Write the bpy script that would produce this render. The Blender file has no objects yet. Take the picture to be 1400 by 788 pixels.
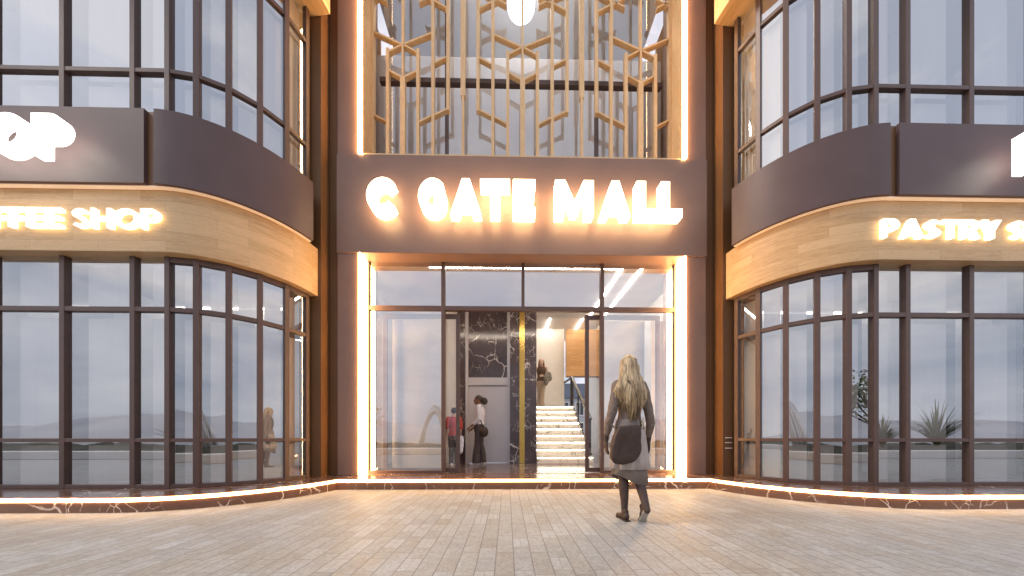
import bpy, bmesh, math, random
from mathutils import Vector, Matrix, noise
from mathutils.geometry import tessellate_polygon
random.seed(11)
R = math.radians
scene = bpy.context.scene
COL = scene.collection

# ------------------------------------------------------------------ objects
def link(o):
    COL.objects.link(o); return o

def empty(name, loc, label, cat, group=None, rz=0.0):
    o = link(bpy.data.objects.new(name, None))
    o.location = loc; o.rotation_euler = (0, 0, rz); o.empty_display_size = .2
    o['label'] = label; o['category'] = cat
    if group: o['group'] = group
    return o

def tag(o, label=None, cat=None, group=None, kind=None):
    for k, v in (('label', label), ('category', cat), ('group', group), ('kind', kind)):
        if v: o[k] = v
    return o

def obj(name, bm, m, parent=None, world=True, smooth=False, auto=False):
    """one mesh object; vertices in world space when world (also under an Empty), else in the parent's space"""
    me = bpy.data.meshes.new(name)
    bmesh.ops.recalc_face_normals(bm, faces=bm.faces)
    if auto:
        bm.normal_update()
        for f in bm.faces: f.smooth = True
        for e in bm.edges:
            e.smooth = len(e.link_faces) == 2 and e.calc_face_angle(0) < R(25)
    bm.to_mesh(me); bm.free()
    me.materials.append(m)
    if smooth:
        for p in me.polygons: p.use_smooth = True
    o = link(bpy.data.objects.new(name, me))
    if parent is not None:
        o.parent = parent
        if world and parent.type == 'EMPTY':
            o.matrix_parent_inverse = (Matrix.Translation(parent.location)
                                       @ Matrix.Rotation(parent.rotation_euler.z, 4, 'Z')).inverted()
    return o

# ------------------------------------------------------------------ mesh helpers
def box(bm, x0, x1, y0, y1, z0, z1):
    vs = [bm.verts.new((x, y, z)) for z in (z0, z1) for x, y in ((x0, y0), (x1, y0), (x1, y1), (x0, y1))]
    for f in ((3, 2, 1, 0), (4, 5, 6, 7), (0, 1, 5, 4), (1, 2, 6, 5), (2, 3, 7, 6), (3, 0, 4, 7)):
        bm.faces.new([vs[i] for i in f])

def bbox(x0, x1, y0, y1, z0, z1):
    bm = bmesh.new(); box(bm, x0, x1, y0, y1, z0, z1); return bm

def bevel(bm, w, seg=1):
    bmesh.ops.bevel(bm, geom=[e for e in bm.edges], offset=w, segments=seg, affect='EDGES', profile=.5)
    return bm

def obox(bm, c, u, n, u0, u1, n0, n1, z0, z1):
    """box in a plan frame: c point, u along, n outward"""
    pts = []
    for z in (z0, z1):
        for a, b in ((u0, n0), (u1, n0), (u1, n1), (u0, n1)):
            pts.append(bm.verts.new((c[0] + u[0]*a + n[0]*b, c[1] + u[1]*a + n[1]*b, z)))
    for f in ((3, 2, 1, 0), (4, 5, 6, 7), (0, 1, 5, 4), (1, 2, 6, 5), (2, 3, 7, 6), (3, 0, 4, 7)):
        bm.faces.new([pts[i] for i in f])

def prism(bm, outer, holes, mapf, d0, d1):
    """flat polygon (with holes) given depth; mapf(x, y, d) gives the 3-D point"""
    loops = [outer] + list(holes)
    flat = [p for l in loops for p in l]
    tris = tessellate_polygon([[Vector((x, y, 0)) for x, y in l] for l in loops])
    A = [bm.verts.new(mapf(x, y, d0)) for x, y in flat]
    B = [bm.verts.new(mapf(x, y, d1)) for x, y in flat]
    for t in tris:
        try:
            bm.faces.new([A[i] for i in t]); bm.faces.new([B[i] for i in reversed(t)])
        except ValueError: pass
    k = 0
    for l in loops:
        n = len(l)
        for i in range(n):
            a, b = k + i, k + (i + 1) % n
            bm.faces.new((A[a], A[b], B[b], B[a]))
        k += n

def frame_of(d):
    d = d.normalized()
    up = Vector((0, 0, 1)) if abs(d.z) < .9 else Vector((0, 1, 0))
    a = d.cross(up).normalized(); return a, d.cross(a).normalized()

def limb(bm, pts, n=12, caps=True):
    """tapered tube through points (x,y,z,r) with ball ends"""
    P = [Vector(p[:3]) for p in pts]; prev = None; rings = []
    for i, p in enumerate(P):
        d = (P[min(i+1, len(P)-1)] - P[max(i-1, 0)])
        a, b = frame_of(d)
        if prev is not None:
            a = (prev - d.normalized()*prev.dot(d.normalized())).normalized(); b = d.normalized().cross(a)
        prev = a; r = pts[i][3]
        rings.append([bm.verts.new(p + a*math.cos(2*math.pi*k/n)*r + b*math.sin(2*math.pi*k/n)*r) for k in range(n)])
    for q in range(len(rings)-1):
        for k in range(n):
            bm.faces.new((rings[q][k], rings[q][(k+1) % n], rings[q+1][(k+1) % n], rings[q+1][k]))
    bm.faces.new(rings[0][::-1]); bm.faces.new(rings[-1])
    if caps:
        for p in (pts[0], pts[-1]): ball(bm, p[:3], (p[3],)*3)

def ball(bm, c, r, u=14, v=10, rot=None):
    m = Matrix.Translation(c)
    if rot is not None: m = m @ rot
    bmesh.ops.create_uvsphere(bm, u_segments=u, v_segments=v, radius=1, matrix=m @ Matrix.Diagonal((r[0], r[1], r[2], 1)))

def loft(bm, rings, n=24, cap=True):
    """rings of (cx, cy, cz, rx, ry)"""
    rs = []
    for cx, cy, cz, rx, ry in rings:
        rs.append([bm.verts.new((cx + rx*math.cos(2*math.pi*k/n), cy + ry*math.sin(2*math.pi*k/n), cz)) for k in range(n)])
    for q in range(len(rs)-1):
        for k in range(n):
            bm.faces.new((rs[q][k], rs[q][(k+1) % n], rs[q+1][(k+1) % n], rs[q+1][k]))
    if cap:
        bm.faces.new(rs[0][::-1]); bm.faces.new(rs[-1])

def fuse(bm, voxel, smooth=3, wrinkle=0.0, wscale=18.0):
    """voxel-fuse overlapping closed pieces into one continuous skin"""
    bmesh.ops.recalc_face_normals(bm, faces=bm.faces)
    me = bpy.data.meshes.new('tmp'); bm.to_mesh(me); bm.free()
    o = link(bpy.data.objects.new('tmp', me))
    m = o.modifiers.new('r', 'REMESH'); m.mode = 'VOXEL'; m.voxel_size = voxel
    if smooth:
        s = o.modifiers.new('s', 'SMOOTH'); s.iterations = smooth; s.factor = .5
    dg = bpy.context.evaluated_depsgraph_get(); dg.update()
    out = bmesh.new(); out.from_mesh(o.evaluated_get(dg).to_mesh())
    bpy.data.objects.remove(o); bpy.data.meshes.remove(me)
    if wrinkle:
        out.normal_update()
        for v in out.verts:
            p = Vector((v.co.x*wscale, v.co.y*wscale, v.co.z*wscale*.55))
            v.co += v.normal*wrinkle*(noise.noise(p) + .5*noise.noise(p*2.3))
    return out

# ------------------------------------------------------------------ materials
def newmat(name):
    m = bpy.data.materials.new(name); m.use_nodes = True
    nt = m.node_tree; return m, nt, nt.nodes['Principled BSDF'], nt.nodes['Material Output']

def setp(b, **k):
    for a, v in k.items(): b.inputs[a.replace('_', ' ')].default_value = v

def coords(nt, scale=(1, 1, 1), kind='Object', rot=(0, 0, 0)):
    t = nt.nodes.new('ShaderNodeTexCoord'); mp = nt.nodes.new('ShaderNodeMapping')
    mp.inputs['Scale'].default_value = scale; mp.inputs['Rotation'].default_value = rot
    nt.links.new(t.outputs[kind], mp.inputs['Vector']); return mp.outputs['Vector']

def tex_noise(nt, vec, scale, detail=5, rough=.55, dist=0.0):
    n = nt.nodes.new('ShaderNodeTexNoise'); nt.links.new(vec, n.inputs['Vector'])
    n.inputs['Scale'].default_value = scale; n.inputs['Detail'].default_value = detail
    n.inputs['Roughness'].default_value = rough; n.inputs['Distortion'].default_value = dist
    return n.outputs['Fac']

def ramp(nt, fac, stops):
    r = nt.nodes.new('ShaderNodeValToRGB'); nt.links.new(fac, r.inputs['Fac'])
    e = r.color_ramp.elements
    while len(e) < len(stops): e.new(.5)
    for i, (p, c) in enumerate(stops):
        e[i].position = p; e[i].color = (c[0], c[1], c[2], 1)
    return r.outputs['Color']

def mixc(nt, fac, a, b, mode='MIX'):
    m = nt.nodes.new('ShaderNodeMix'); m.data_type = 'RGBA'; m.blend_type = mode
    for s, v in ((m.inputs['Factor'], fac), (m.inputs[6], a), (m.inputs[7], b)):
        if hasattr(v, 'is_output'): nt.links.new(v, s)
        else: s.default_value = v if not isinstance(v, tuple) else (*v[:3], 1)
    return m.outputs[2]

def math_n(nt, op, a, b=None, clamp=False):
    m = nt.nodes.new('ShaderNodeMath'); m.operation = op; m.use_clamp = clamp
    for s, v in ((m.inputs[0], a), (m.inputs[1], b)):
        if v is None: continue
        if hasattr(v, 'is_output'): nt.links.new(v, s)
        else: s.default_value = v
    return m.outputs[0]

def bump(nt, b, h, strength=.3, dist=.01):
    n = nt.nodes.new('ShaderNodeBump'); n.inputs['Strength'].default_value = strength
    n.inputs['Distance'].default_value = dist
    nt.links.new(h, n.inputs['Height']); nt.links.new(n.outputs['Normal'], b.inputs['Normal'])

def plain(name, c1, c2=None, scale=6, rough=.5, metal=0, bm=.0, stretch=(1, 1, 1), spec=.5):
    m, nt, b, _ = newmat(name)
    c2 = c2 or tuple(x*.85 for x in c1)
    n = tex_noise(nt, coords(nt, stretch), scale)
    nt.links.new(ramp(nt, n, [(.35, c1), (.65, c2)]), b.inputs['Base Color'])
    setp(b, Roughness=rough, Metallic=metal); b.inputs['Specular IOR Level'].default_value = spec
    if bm: bump(nt, b, n, bm)
    return m

def emit(name, c, s):
    m, nt, b, out = newmat(name)
    setp(b, Base_Color=(.8, .8, .8, 1), Emission_Color=(*c, 1), Emission_Strength=s); return m

def marble(name, base, base2, vein, s=1.0, rough=.18, amount=.012):
    m, nt, b, _ = newmat(name)
    v = coords(nt, (s, s, s))
    w = nt.nodes.new('ShaderNodeTexNoise'); nt.links.new(v, w.inputs['Vector']); w.inputs['Scale'].default_value = 2.2
    w.inputs['Detail'].default_value = 5
    add = nt.nodes.new('ShaderNodeMixRGB'); add.blend_type = 'LINEAR_LIGHT'; add.inputs['Fac'].default_value = .22
    nt.links.new(v, add.inputs['Color1']); nt.links.new(w.outputs['Color'], add.inputs['Color2'])
    w.inputs['Scale'].default_value = 3.5; add.inputs['Fac'].default_value = .10
    def vein_lines(scale, wd, rot, sc):
        mp = nt.nodes.new('ShaderNodeMapping'); mp.inputs['Rotation'].default_value = rot; mp.inputs['Scale'].default_value = sc
        nt.links.new(add.outputs['Color'], mp.inputs['Vector'])
        vo = nt.nodes.new('ShaderNodeTexVoronoi'); vo.feature = 'DISTANCE_TO_EDGE'; vo.inputs['Scale'].default_value = scale
        nt.links.new(mp.outputs['Vector'], vo.inputs['Vector'])
        return ramp(nt, vo.outputs['Distance'], [(0, (1, 1, 1)), (wd*.6, (.7, .7, .7)), (wd, (0, 0, 0))])
    line = vein_lines(2.0, amount*2.4, (R(20), R(40), R(35)), (1, 1.9, .75)); line2 = vein_lines(5.0, amount*2.2, (R(-30), R(15), R(-50)), (1.5, .8, 1))
    gate = ramp(nt, tex_noise(nt, v, 1.6, 3), [(.49, (0, 0, 0)), (.60, (1, 1, 1))])
    gate2 = ramp(nt, tex_noise(nt, v, 3.1, 3), [(.52, (0, 0, 0)), (.6, (1, 1, 1))])
    lines = mixc(nt, 1.0, mixc(nt, 1.0, line, gate, 'MULTIPLY'), mixc(nt, 1.0, line2, gate2, 'MULTIPLY'), 'LIGHTEN')
    bc = ramp(nt, tex_noise(nt, v, 5, 6), [(.35, base), (.65, base2)])
    nt.links.new(mixc(nt, lines, bc, vein), b.inputs['Base Color'])
    setp(b, Roughness=rough); return m

def wood(name, c1, c2, c3, kind='Object', plank=(.9, .13), stretch=(1.2, 14, 14), swap=None, rough=.42, joints=True):
    m, nt, b, _ = newmat(name)
    rot = swap or (0, 0, 0)
    v = coords(nt, (1, 1, 1), kind, rot)
    br = nt.nodes.new('ShaderNodeTexBrick'); nt.links.new(v, br.inputs['Vector'])
    br.inputs['Scale'].default_value = 1; br.inputs['Brick Width'].default_value = plank[0]
    br.inputs['Row Height'].default_value = plank[1]; br.inputs['Mortar Size'].default_value = .0012
    br.inputs['Color1'].default_value = (0, 0, 0, 1); br.inputs['Color2'].default_value = (1, 1, 1, 1)
    br.inputs['Mortar'].default_value = (.3, .3, .3, 1); br.offset = .37
    mp = nt.nodes.new('ShaderNodeMapping'); mp.inputs['Scale'].default_value = stretch
    nt.links.new(v, mp.inputs['Vector'])
    off = nt.nodes.new('ShaderNodeVectorMath'); off.operation = 'ADD'
    nt.links.new(mp.outputs['Vector'], off.inputs[0]); nt.links.new(br.outputs['Color'], off.inputs[1])
    g = tex_noise(nt, off.outputs[0], 2.2, 8, .65, .6)
    fine = tex_noise(nt, off.outputs[0], 9, 4, .6)
    col = ramp(nt, g, [(.3, c2), (.5, c1), (.72, c3)])
    col = mixc(nt, math_n(nt, 'MULTIPLY', br.outputs['Color'], .7), col, tuple(x*1.12 for x in c3))
    col = mixc(nt, .16, col, ramp(nt, fine, [(.4, (.25, .2, .15)), (.6, (1, 1, 1))]), 'MULTIPLY')
    if joints:
        col = mixc(nt, math_n(nt, 'MULTIPLY', br.outputs['Fac'], .55), col, tuple(x*.3 for x in c2))
    nt.links.new(col, b.inputs['Base Color']); setp(b, Roughness=rough)
    bump(nt, b, g, .12, .004); return m

def glass(name, tint, r0, fres=.55, refl=(.93, .97, 1), rough=0.0):
    m, nt, b, out = newmat(name); nt.nodes.remove(b)
    t = nt.nodes.new('ShaderNodeBsdfTransparent'); t.inputs['Color'].default_value = (*tint, 1)
    g = nt.nodes.new('ShaderNodeBsdfGlossy'); g.inputs['Roughness'].default_value = rough
    g.inputs['Color'].default_value = (*refl, 1)
    ge = nt.nodes.new('ShaderNodeNewGeometry'); dt = nt.nodes.new('ShaderNodeVectorMath'); dt.operation = 'DOT_PRODUCT'
    nt.links.new(ge.outputs['Normal'], dt.inputs[0]); nt.links.new(ge.outputs['Incoming'], dt.inputs[1])
    inv = math_n(nt, 'SUBTRACT', 1.0, math_n(nt, 'ABSOLUTE', dt.outputs['Value']))
    fac = math_n(nt, 'ADD', math_n(nt, 'MULTIPLY', math_n(nt, 'POWER', inv, 4.0), fres), r0, True)
    # very slight waviness of real float glass
    n = tex_noise(nt, coords(nt), .9, 1)
    bp = nt.nodes.new('ShaderNodeBump'); bp.inputs['Strength'].default_value = .012; bp.inputs['Distance'].default_value = .05
    nt.links.new(n, bp.inputs['Height']); nt.links.new(bp.outputs['Normal'], g.inputs['Normal'])
    mx = nt.nodes.new('ShaderNodeMixShader')
    nt.links.new(fac, mx.inputs[0]); nt.links.new(t.outputs[0], mx.inputs[1]); nt.links.new(g.outputs[0], mx.inputs[2])
    nt.links.new(mx.outputs[0], out.inputs['Surface']); return m

def sheer(name, c, opacity):
    m, nt, b, out = newmat(name); nt.nodes.remove(b)
    t = nt.nodes.new('ShaderNodeBsdfTransparent')
    d = nt.nodes.new('ShaderNodeBsdfDiffuse'); tr = nt.nodes.new('ShaderNodeBsdfTranslucent')
    n = tex_noise(nt, coords(nt, (9, 9, .4)), 2, 3)
    nt.links.new(ramp(nt, n, [(.3, tuple(x*.93 for x in c)), (.7, c)]), d.inputs['Color'])
    tr.inputs['Color'].default_value = (*c, 1)
    a = nt.nodes.new('ShaderNodeMixShader'); a.inputs[0].default_value = .35
    nt.links.new(d.outputs[0], a.inputs[1]); nt.links.new(tr.outputs[0], a.inputs[2])
    mx = nt.nodes.new('ShaderNodeMixShader'); mx.inputs[0].default_value = opacity
    nt.links.new(t.outputs[0], mx.inputs[1]); nt.links.new(a.outputs[0], mx.inputs[2])
    nt.links.new(mx.outputs[0], out.inputs['Surface']); return m

def paving():
    m, nt, b, _ = newmat('paving')
    v = coords(nt, (1, 1, 1), 'Object', (0, 0, R(90)))
    def brick(w, h, off, shift):
        mp = nt.nodes.new('ShaderNodeMapping'); mp.inputs['Location'].default_value = shift
        nt.links.new(v, mp.inputs['Vector'])
        br = nt.nodes.new('ShaderNodeTexBrick'); nt.links.new(mp.outputs['Vector'], br.inputs['Vector'])
        br.inputs['Scale'].default_value = 1; br.inputs['Brick Width'].default_value = w
        br.inputs['Row Height'].default_value = h; br.inputs['Mortar Size'].default_value = .0035
        br.inputs['Mortar Smooth'].default_value = .4; br.inputs['Bias'].default_value = 0
        br.inputs['Color1'].default_value = (0, 0, 0, 1); br.inputs['Color2'].default_value = (1, 1, 1, 1)
        br.inputs['Mortar'].default_value = (.5, .5, .5, 1); br.offset = off; br.offset_frequency = 2
        br.squash = .72; br.squash_frequency = 3
        return br
    br = brick(.36, .126, .41, (0, 0, 0)); br.squash = .55; br.squash_frequency = 2
    row = brick(1000, .126, 0, (0, 0, 0)); row.squash = 1; row.inputs['Mortar Size'].default_value = .0042
    tone = br.outputs['Color']
    col = ramp(nt, tone, [(0, (.42, .39, .375)), (.25, (.50, .475, .465)), (.5, (.45, .415, .38)), (.75, (.545, .525, .52)), (1, (.43, .385, .345))])
    thin = brick(.36, .063, .43, (0, 0, 0)); thin.squash = .55; thin.squash_frequency = 4; thin.offset_frequency = 4
    split = math_n(nt, 'MULTIPLY', thin.outputs['Fac'], ramp(nt, tone, [(.60, (0, 0, 0)), (.62, (1, 1, 1)), (.80, (1, 1, 1)), (.82, (0, 0, 0))]))
    col = mixc(nt, math_n(nt, 'MULTIPLY', split, .45), col, (.22, .20, .19))
    # per-stone grain
    off = nt.nodes.new('ShaderNodeVectorMath'); off.operation = 'MULTIPLY_ADD'
    off.inputs[1].default_value = (7, 7, 7); nt.links.new(tone, off.inputs[0]); nt.links.new(v, off.inputs[2])
    gr = tex_noise(nt, off.outputs[0], 38, 6, .7)
    bl = tex_noise(nt, off.outputs[0], 9, 6, .65, .8)
    col = mixc(nt, .55, col, ramp(nt, gr, [(.32, (.5, .48, .46)), (.6, (1, 1, 1))]), 'MULTIPLY')
    col = mixc(nt, .5, col, ramp(nt, bl, [(.35, (.70, .67, .63)), (.6, (1, 1, 1))]), 'MULTIPLY')
    # scattered browner stones and pale worn patches
    sp = ramp(nt, tex_noise(nt, v, 1.3, 4, .6), [(.48, (0, 0, 0)), (.66, (1, 1, 1))])
    col = mixc(nt, math_n(nt, 'MULTIPLY', sp, .5), col, mixc(nt, 1.0, col, (.88, .80, .68), 'MULTIPLY'))
    st_ = ramp(nt, tex_noise(nt, v, .45, 7, .7, 1.0), [(.50, (0, 0, 0)), (.72, (1, 1, 1))])
    col = mixc(nt, math_n(nt, 'MULTIPLY', st_, .4), col, mixc(nt, 1.0, col, (.66, .63, .60), 'MULTIPLY'))
    spots = ramp(nt, tex_noise(nt, v, 14, 2, .4), [(.735, (0, 0, 0)), (.76, (1, 1, 1))])
    col = mixc(nt, math_n(nt, 'MULTIPLY', spots, .35), col, (.2, .18, .165))
    col = mixc(nt, math_n(nt, 'MULTIPLY', br.outputs['Fac'], .5), col, (.17, .155, .145))
    col = mixc(nt, math_n(nt, 'MULTIPLY', row.outputs['Fac'], .55), col, (.15, .13, .115))
    col = mixc(nt, 1.0, col, (.84, .925, .985), 'MULTIPLY')
    nt.links.new(col, b.inputs['Base Color'])
    h = math_n(nt, 'SUBTRACT', math_n(nt, 'ADD', math_n(nt, 'MULTIPLY', gr, .25), math_n(nt, 'MULTIPLY', tone, .25)), br.outputs['Fac'])
    bump(nt, b, h, .45, .006)
    nt.links.new(ramp(nt, bl, [(.3, (.5, .5, .5)), (.7, (.8, .8, .8))]), b.inputs['Roughness'])
    return m

M = {}
M['paving'] = paving()
M['panel'] = plain('dark_panel', (.10, .058, .056), (.088, .05, .048), 3, .48)
M['portal'] = plain('portal_panel', (.25, .145, .105), (.22, .128, .094), 2, .42)
M['glow_brown'] = plain('glow_brown_panel', (.16, .075, .027), (.14, .064, .023), 1.5, .45)  # orange LED glow put into the colour of the dark panel
M['frame'] = plain('frame_metal', (.11, .062, .048), (.095, .054, .042), 8, .42)
M['black'] = plain('black_metal', (.03, .022, .02), (.022, .017, .015), 9, .4)
M['wood'] = wood('oak_band', (.60, .365, .165), (.47, .265, .105), (.71, .475, .245), 'UV', (.85, .13), (1.6, 16, 16))
M['fin'] = wood('oak_fin', (.84, .54, .26), (.74, .43, .17), (.90, .66, .37), 'Object', (9, 9), (12, 12, 1.4), None, .45, False)
M['soffit'] = wood('oak_soffit', (.60, .40, .20), (.48, .30, .14), (.68, .48, .28), 'Object', (1.2, .14), (1.4, 14, 14), None)
M['woodwall'] = wood('oak_wall', (.50, .27, .10), (.36, .18, .06), (.58, .33, .14), 'Object', (1.3, .2), (1.3, 12, 12), (R(90), 0, 0))
M['marble'] = marble('brown_marble', (.17, .09, .06), (.135, .07, .048), (.78, .66, .56), 1.0)
M['marble_dark'] = marble('plum_marble', (.085, .062, .07), (.055, .042, .048), (.70, .64, .62), 1.0, .15, .010)
M['marble_white'] = marble('white_marble', (.78, .74, .68), (.72, .67, .60), (.16, .12, .10), 1.6, .25, .014)
M['floor'] = marble('lobby_marble', (.20, .13, .11), (.15, .10, .085), (.6, .5, .44), .8, .14)
M['white'] = plain('white_plaster', (.80, .77, .73), (.76, .73, .69), 3, .6)
M['shopwall'] = plain('shop_wall', (.22, .22, .24), (.18, .18, .2), 1.5, .7)
M['shopfloor'] = plain('shop_floor', (.30, .26, .23), (.25, .215, .19), 2, .4)
M['ceil'] = plain('ceiling_white', (.78, .75, .73), (.75, .72, .70), 2, .7)
M['steel'] = plain('brushed_steel', (.52, .50, .53), (.48, .46, .49), 4, .45, .15, 0, (30, 30, .6))
M['brass'] = plain('brass', (.62, .42, .12), (.48, .31, .08), 2, .25, .9, 0, (1, 1, .7))
M['letter'] = emit('letter_light', (1, .72, .40), 8)
M['letter_cool'] = emit('letter_white_light', (1, .93, .84), 3)
M['letter_small'] = emit('small_letter_light', (1, .80, .52), 2.2)
M['led'] = emit('warm_led', (1, .56, .22), 27)
M['led_plinth'] = emit('plinth_led', (1, .54, .21), 13)
M['led_in'] = emit('ceiling_led', (1, .86, .70), 52)
M['upper_fill'] = emit('upper_fill_light', (1, .93, .86), 60)  # for the added light above the upper glazing
M['shop_fill'] = emit('shop_fill_light', (1, .92, .82), 9)  # for the added shop lights
M['underside_glow'] = emit('fascia_underside_glow', (1, .46, .13), .3)  # weak emission that paints the lit look of the fascia underside
M['led_step'] = emit('step_led', (1, .86, .66), 12)
M['lamp'] = emit('lamp_light', (1, .95, .88), 8)
M['pane'] = glass('window_glass', (.94, .95, .97), .41)
M['pane_upper'] = glass('upper_glass', (.92, .94, .98), .20)
M['clear'] = glass('door_glass', (.95, .97, .98), .10)
M['blind'] = sheer('sheer_blind', (.92, .87, .82), .86)

# ------------------------------------------------------------------ setting: ground
def sheet(name, x0, x1, y0, y1, z, m, kind='structure'):
    bm = bmesh.new()
    bm.faces.new([bm.verts.new(p) for p in ((x0, y0, z), (x1, y0, z), (x1, y1, z), (x0, y1, z))])
    return tag(obj(name, bm, m), kind=kind)
sheet('pavement', -400, 400, -400, 400, 0, M['paving'])

# ------------------------------------------------------------------ the mall
XC, YC = 4.80, 5.147           # centre of each rounded corner
FLOOR = .174
TOP = 9.9
mall = empty('mall_building', (0, 5, 0), 'dark panelled shopping mall with rounded glass wings either side of a lit entrance', 'building')

def arc(side, th, rad):
    return (side*(XC - rad*math.sin(th)), YC - rad*math.cos(th))

def wing_path(side, th0, th1, xmax, n=26):
    """list of functions-of-radius stations: straight run first, then the arc"""
    st = []
    if xmax is not None:
        st.append(('s', xmax)); 
        for k in range(1, 6): st.append(('s', xmax + (XC - xmax)*k/6))
    for k in range(n + 1): st.append(('a', th0 + (th1 - th0)*k/n))
    return st

def station(side, s, rad):
    if s[0] == 's': return (side*s[1], YC - rad)
    return arc(side, s[1], rad)

def sweep(bm, side, st, prof, uv=True):
    """closed profile [(radius, z)] carried along stations; uv = (length along, height)"""
    L = bm.loops.layers.uv.verify()
    rows, us, u, last = [], [], 0, None
    for s in st:
        p = station(side, s, prof[0][0])
        if last: u += math.hypot(p[0]-last[0], p[1]-last[1])
        last = p; us.append(u)
        rows.append([bm.verts.new((*station(side, s, r), z)) for r, z in prof])
    n = len(prof)
    for i in range(len(rows)-1):
        for k in range(n):
            f = bm.faces.new((rows[i][k], rows[i+1][k], rows[i+1][(k+1) % n], rows[i][(k+1) % n]))
            zz = (prof[k][1], prof[k][1], prof[(k+1) % n][1], prof[(k+1) % n][1])
            flat = abs(prof[k][1] - prof[(k+1) % n][1]) < 1e-6
            rr = (prof[k][0], prof[k][0], prof[(k+1) % n][0], prof[(k+1) % n][0])
            for lp, uu, vv, r_ in zip(f.loops, (us[i], us[i+1], us[i+1], us[i]), zz, rr):
                lp[L].uv = (uu + side*1.7, r_ if flat else vv)
    bm.faces.new(rows[0]); bm.faces.new(rows[-1][::-1])
    return bm

def band(name, side, r0, r1, z0, z1, th0, th1, xmax, m, parent=mall):
    bm = bmesh.new()
    sweep(bm, side, wing_path(side, th0, th1, xmax), [(r1, z0), (r1, z1), (r0, z1), (r0, z0)])
    o = obj(name, bm, m, parent, auto=True); return o

XMAX = 9.80
RP = YC - 3.36                 # plinth radius
# plinth: one slab following both wings and the recessed entrance
YF = 4.78
thp = math.acos((YC - YF)/RP)
def front_path(off=0.0):
    pts = []
    rad = RP + off
    th = math.acos((YC - (YF - off))/rad)
    pts.append((-XMAX, YC - rad))
    for k in range(31):
        pts.append(arc(-1, th*k/30, rad))
    for k in range(30, -1, -1):
        pts.append(arc(1, th*k/30, rad))
    pts.append((XMAX, YC - rad))
    return pts
bm = bmesh.new()
prism(bm, front_path() + [(XMAX, 6.2), (-XMAX, 6.2)], [], lambda x, y, d: (x, y, d), 0.0, FLOOR)
plinth = obj('plinth', bm, M['marble'], mall)
bm = bmesh.new()
prism(bm, front_path(.016) + front_path(-.03)[::-1], [], lambda x, y, d: (x, y, d), .122, .163)
obj('light_strip', bm, M['led_plinth'], plinth)

RW = YC - 3.947                # window mullion front radius 1.2
GL = .038                      # glass behind mullion fronts
JOINTS = [('s', 9.775), ('s', 8.87), ('s', 7.965), ('s', 7.06), ('s', 6.155), ('s', 5.25), ('s', 4.80),
          ('a', R(16)), ('a', R(32)), ('a', R(48)), ('a', R(64)), ('a', R(80))]
def nrm(side, s):
    if s[0] == 's': return (0, -1)
    return (-side*math.sin(s[1]), -math.cos(s[1]))

def bay(side, i, z0, z1, rails, header):
    """one window: its left mullion, rails, panes and blinds"""
    a, b = JOINTS[i], JOINTS[i+1]
    bm = bmesh.new()
    ends = [a] + ([b] if i == len(JOINTS)-2 else [])
    for s in ends:
        p = station(side, s, RW); n = nrm(side, s); u = (-n[1], n[0])
        obox(bm, p, u, n, -.033, .033, -.075, 0, z0, z1)
    pa, pb = Vector(station(side, a, RW)), Vector(station(side, b, RW))
    u = (pb - pa).normalized(); L = (pb - pa).length
    n = Vector((u.y, -u.x))
    if n.y > 0 or (n.x*side > 0 and abs(n.y) < .05): n = -n
    if n.dot(Vector(nrm(side, b))) < 0: n = -n
    bars = list(rails) + [(z0, z0 + .05)]
    if header: bars.append((z1 - .075, z1))
    for r0, r1 in bars:
        obox(bm, pa, u, n, .024, L - .024, -.07, -.004, r0, r1)
    w = obj('window', bevel(bm, .003), M['frame'], mall)
    # glass and blinds between the bars
    zs = sorted(bars); spans = []; z = zs[0][1]
    for r0, r1 in zs[1:]:
        spans.append((z, r0)); z = r1
    if z < z1 - .01: spans.append((z, z1))
    g = bmesh.new(); bl = bmesh.new()
    for q0, q1 in spans:
        vs = [(*(pa + u*t - n*GL), zz) for t, zz in ((.027, q0), (L-.027, q0), (L-.027, q1), (.027, q1))]
        g.faces.new([g.verts.new(v) for v in vs])
        obox(bl, pa, u, n, .06 + .10*L, L*.89, -.150, -.145, q0 - .03, q1 - .045)
    obj('pane', g, M['pane'], w)
    obj('blind', bl, M['blind'], w)

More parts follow.
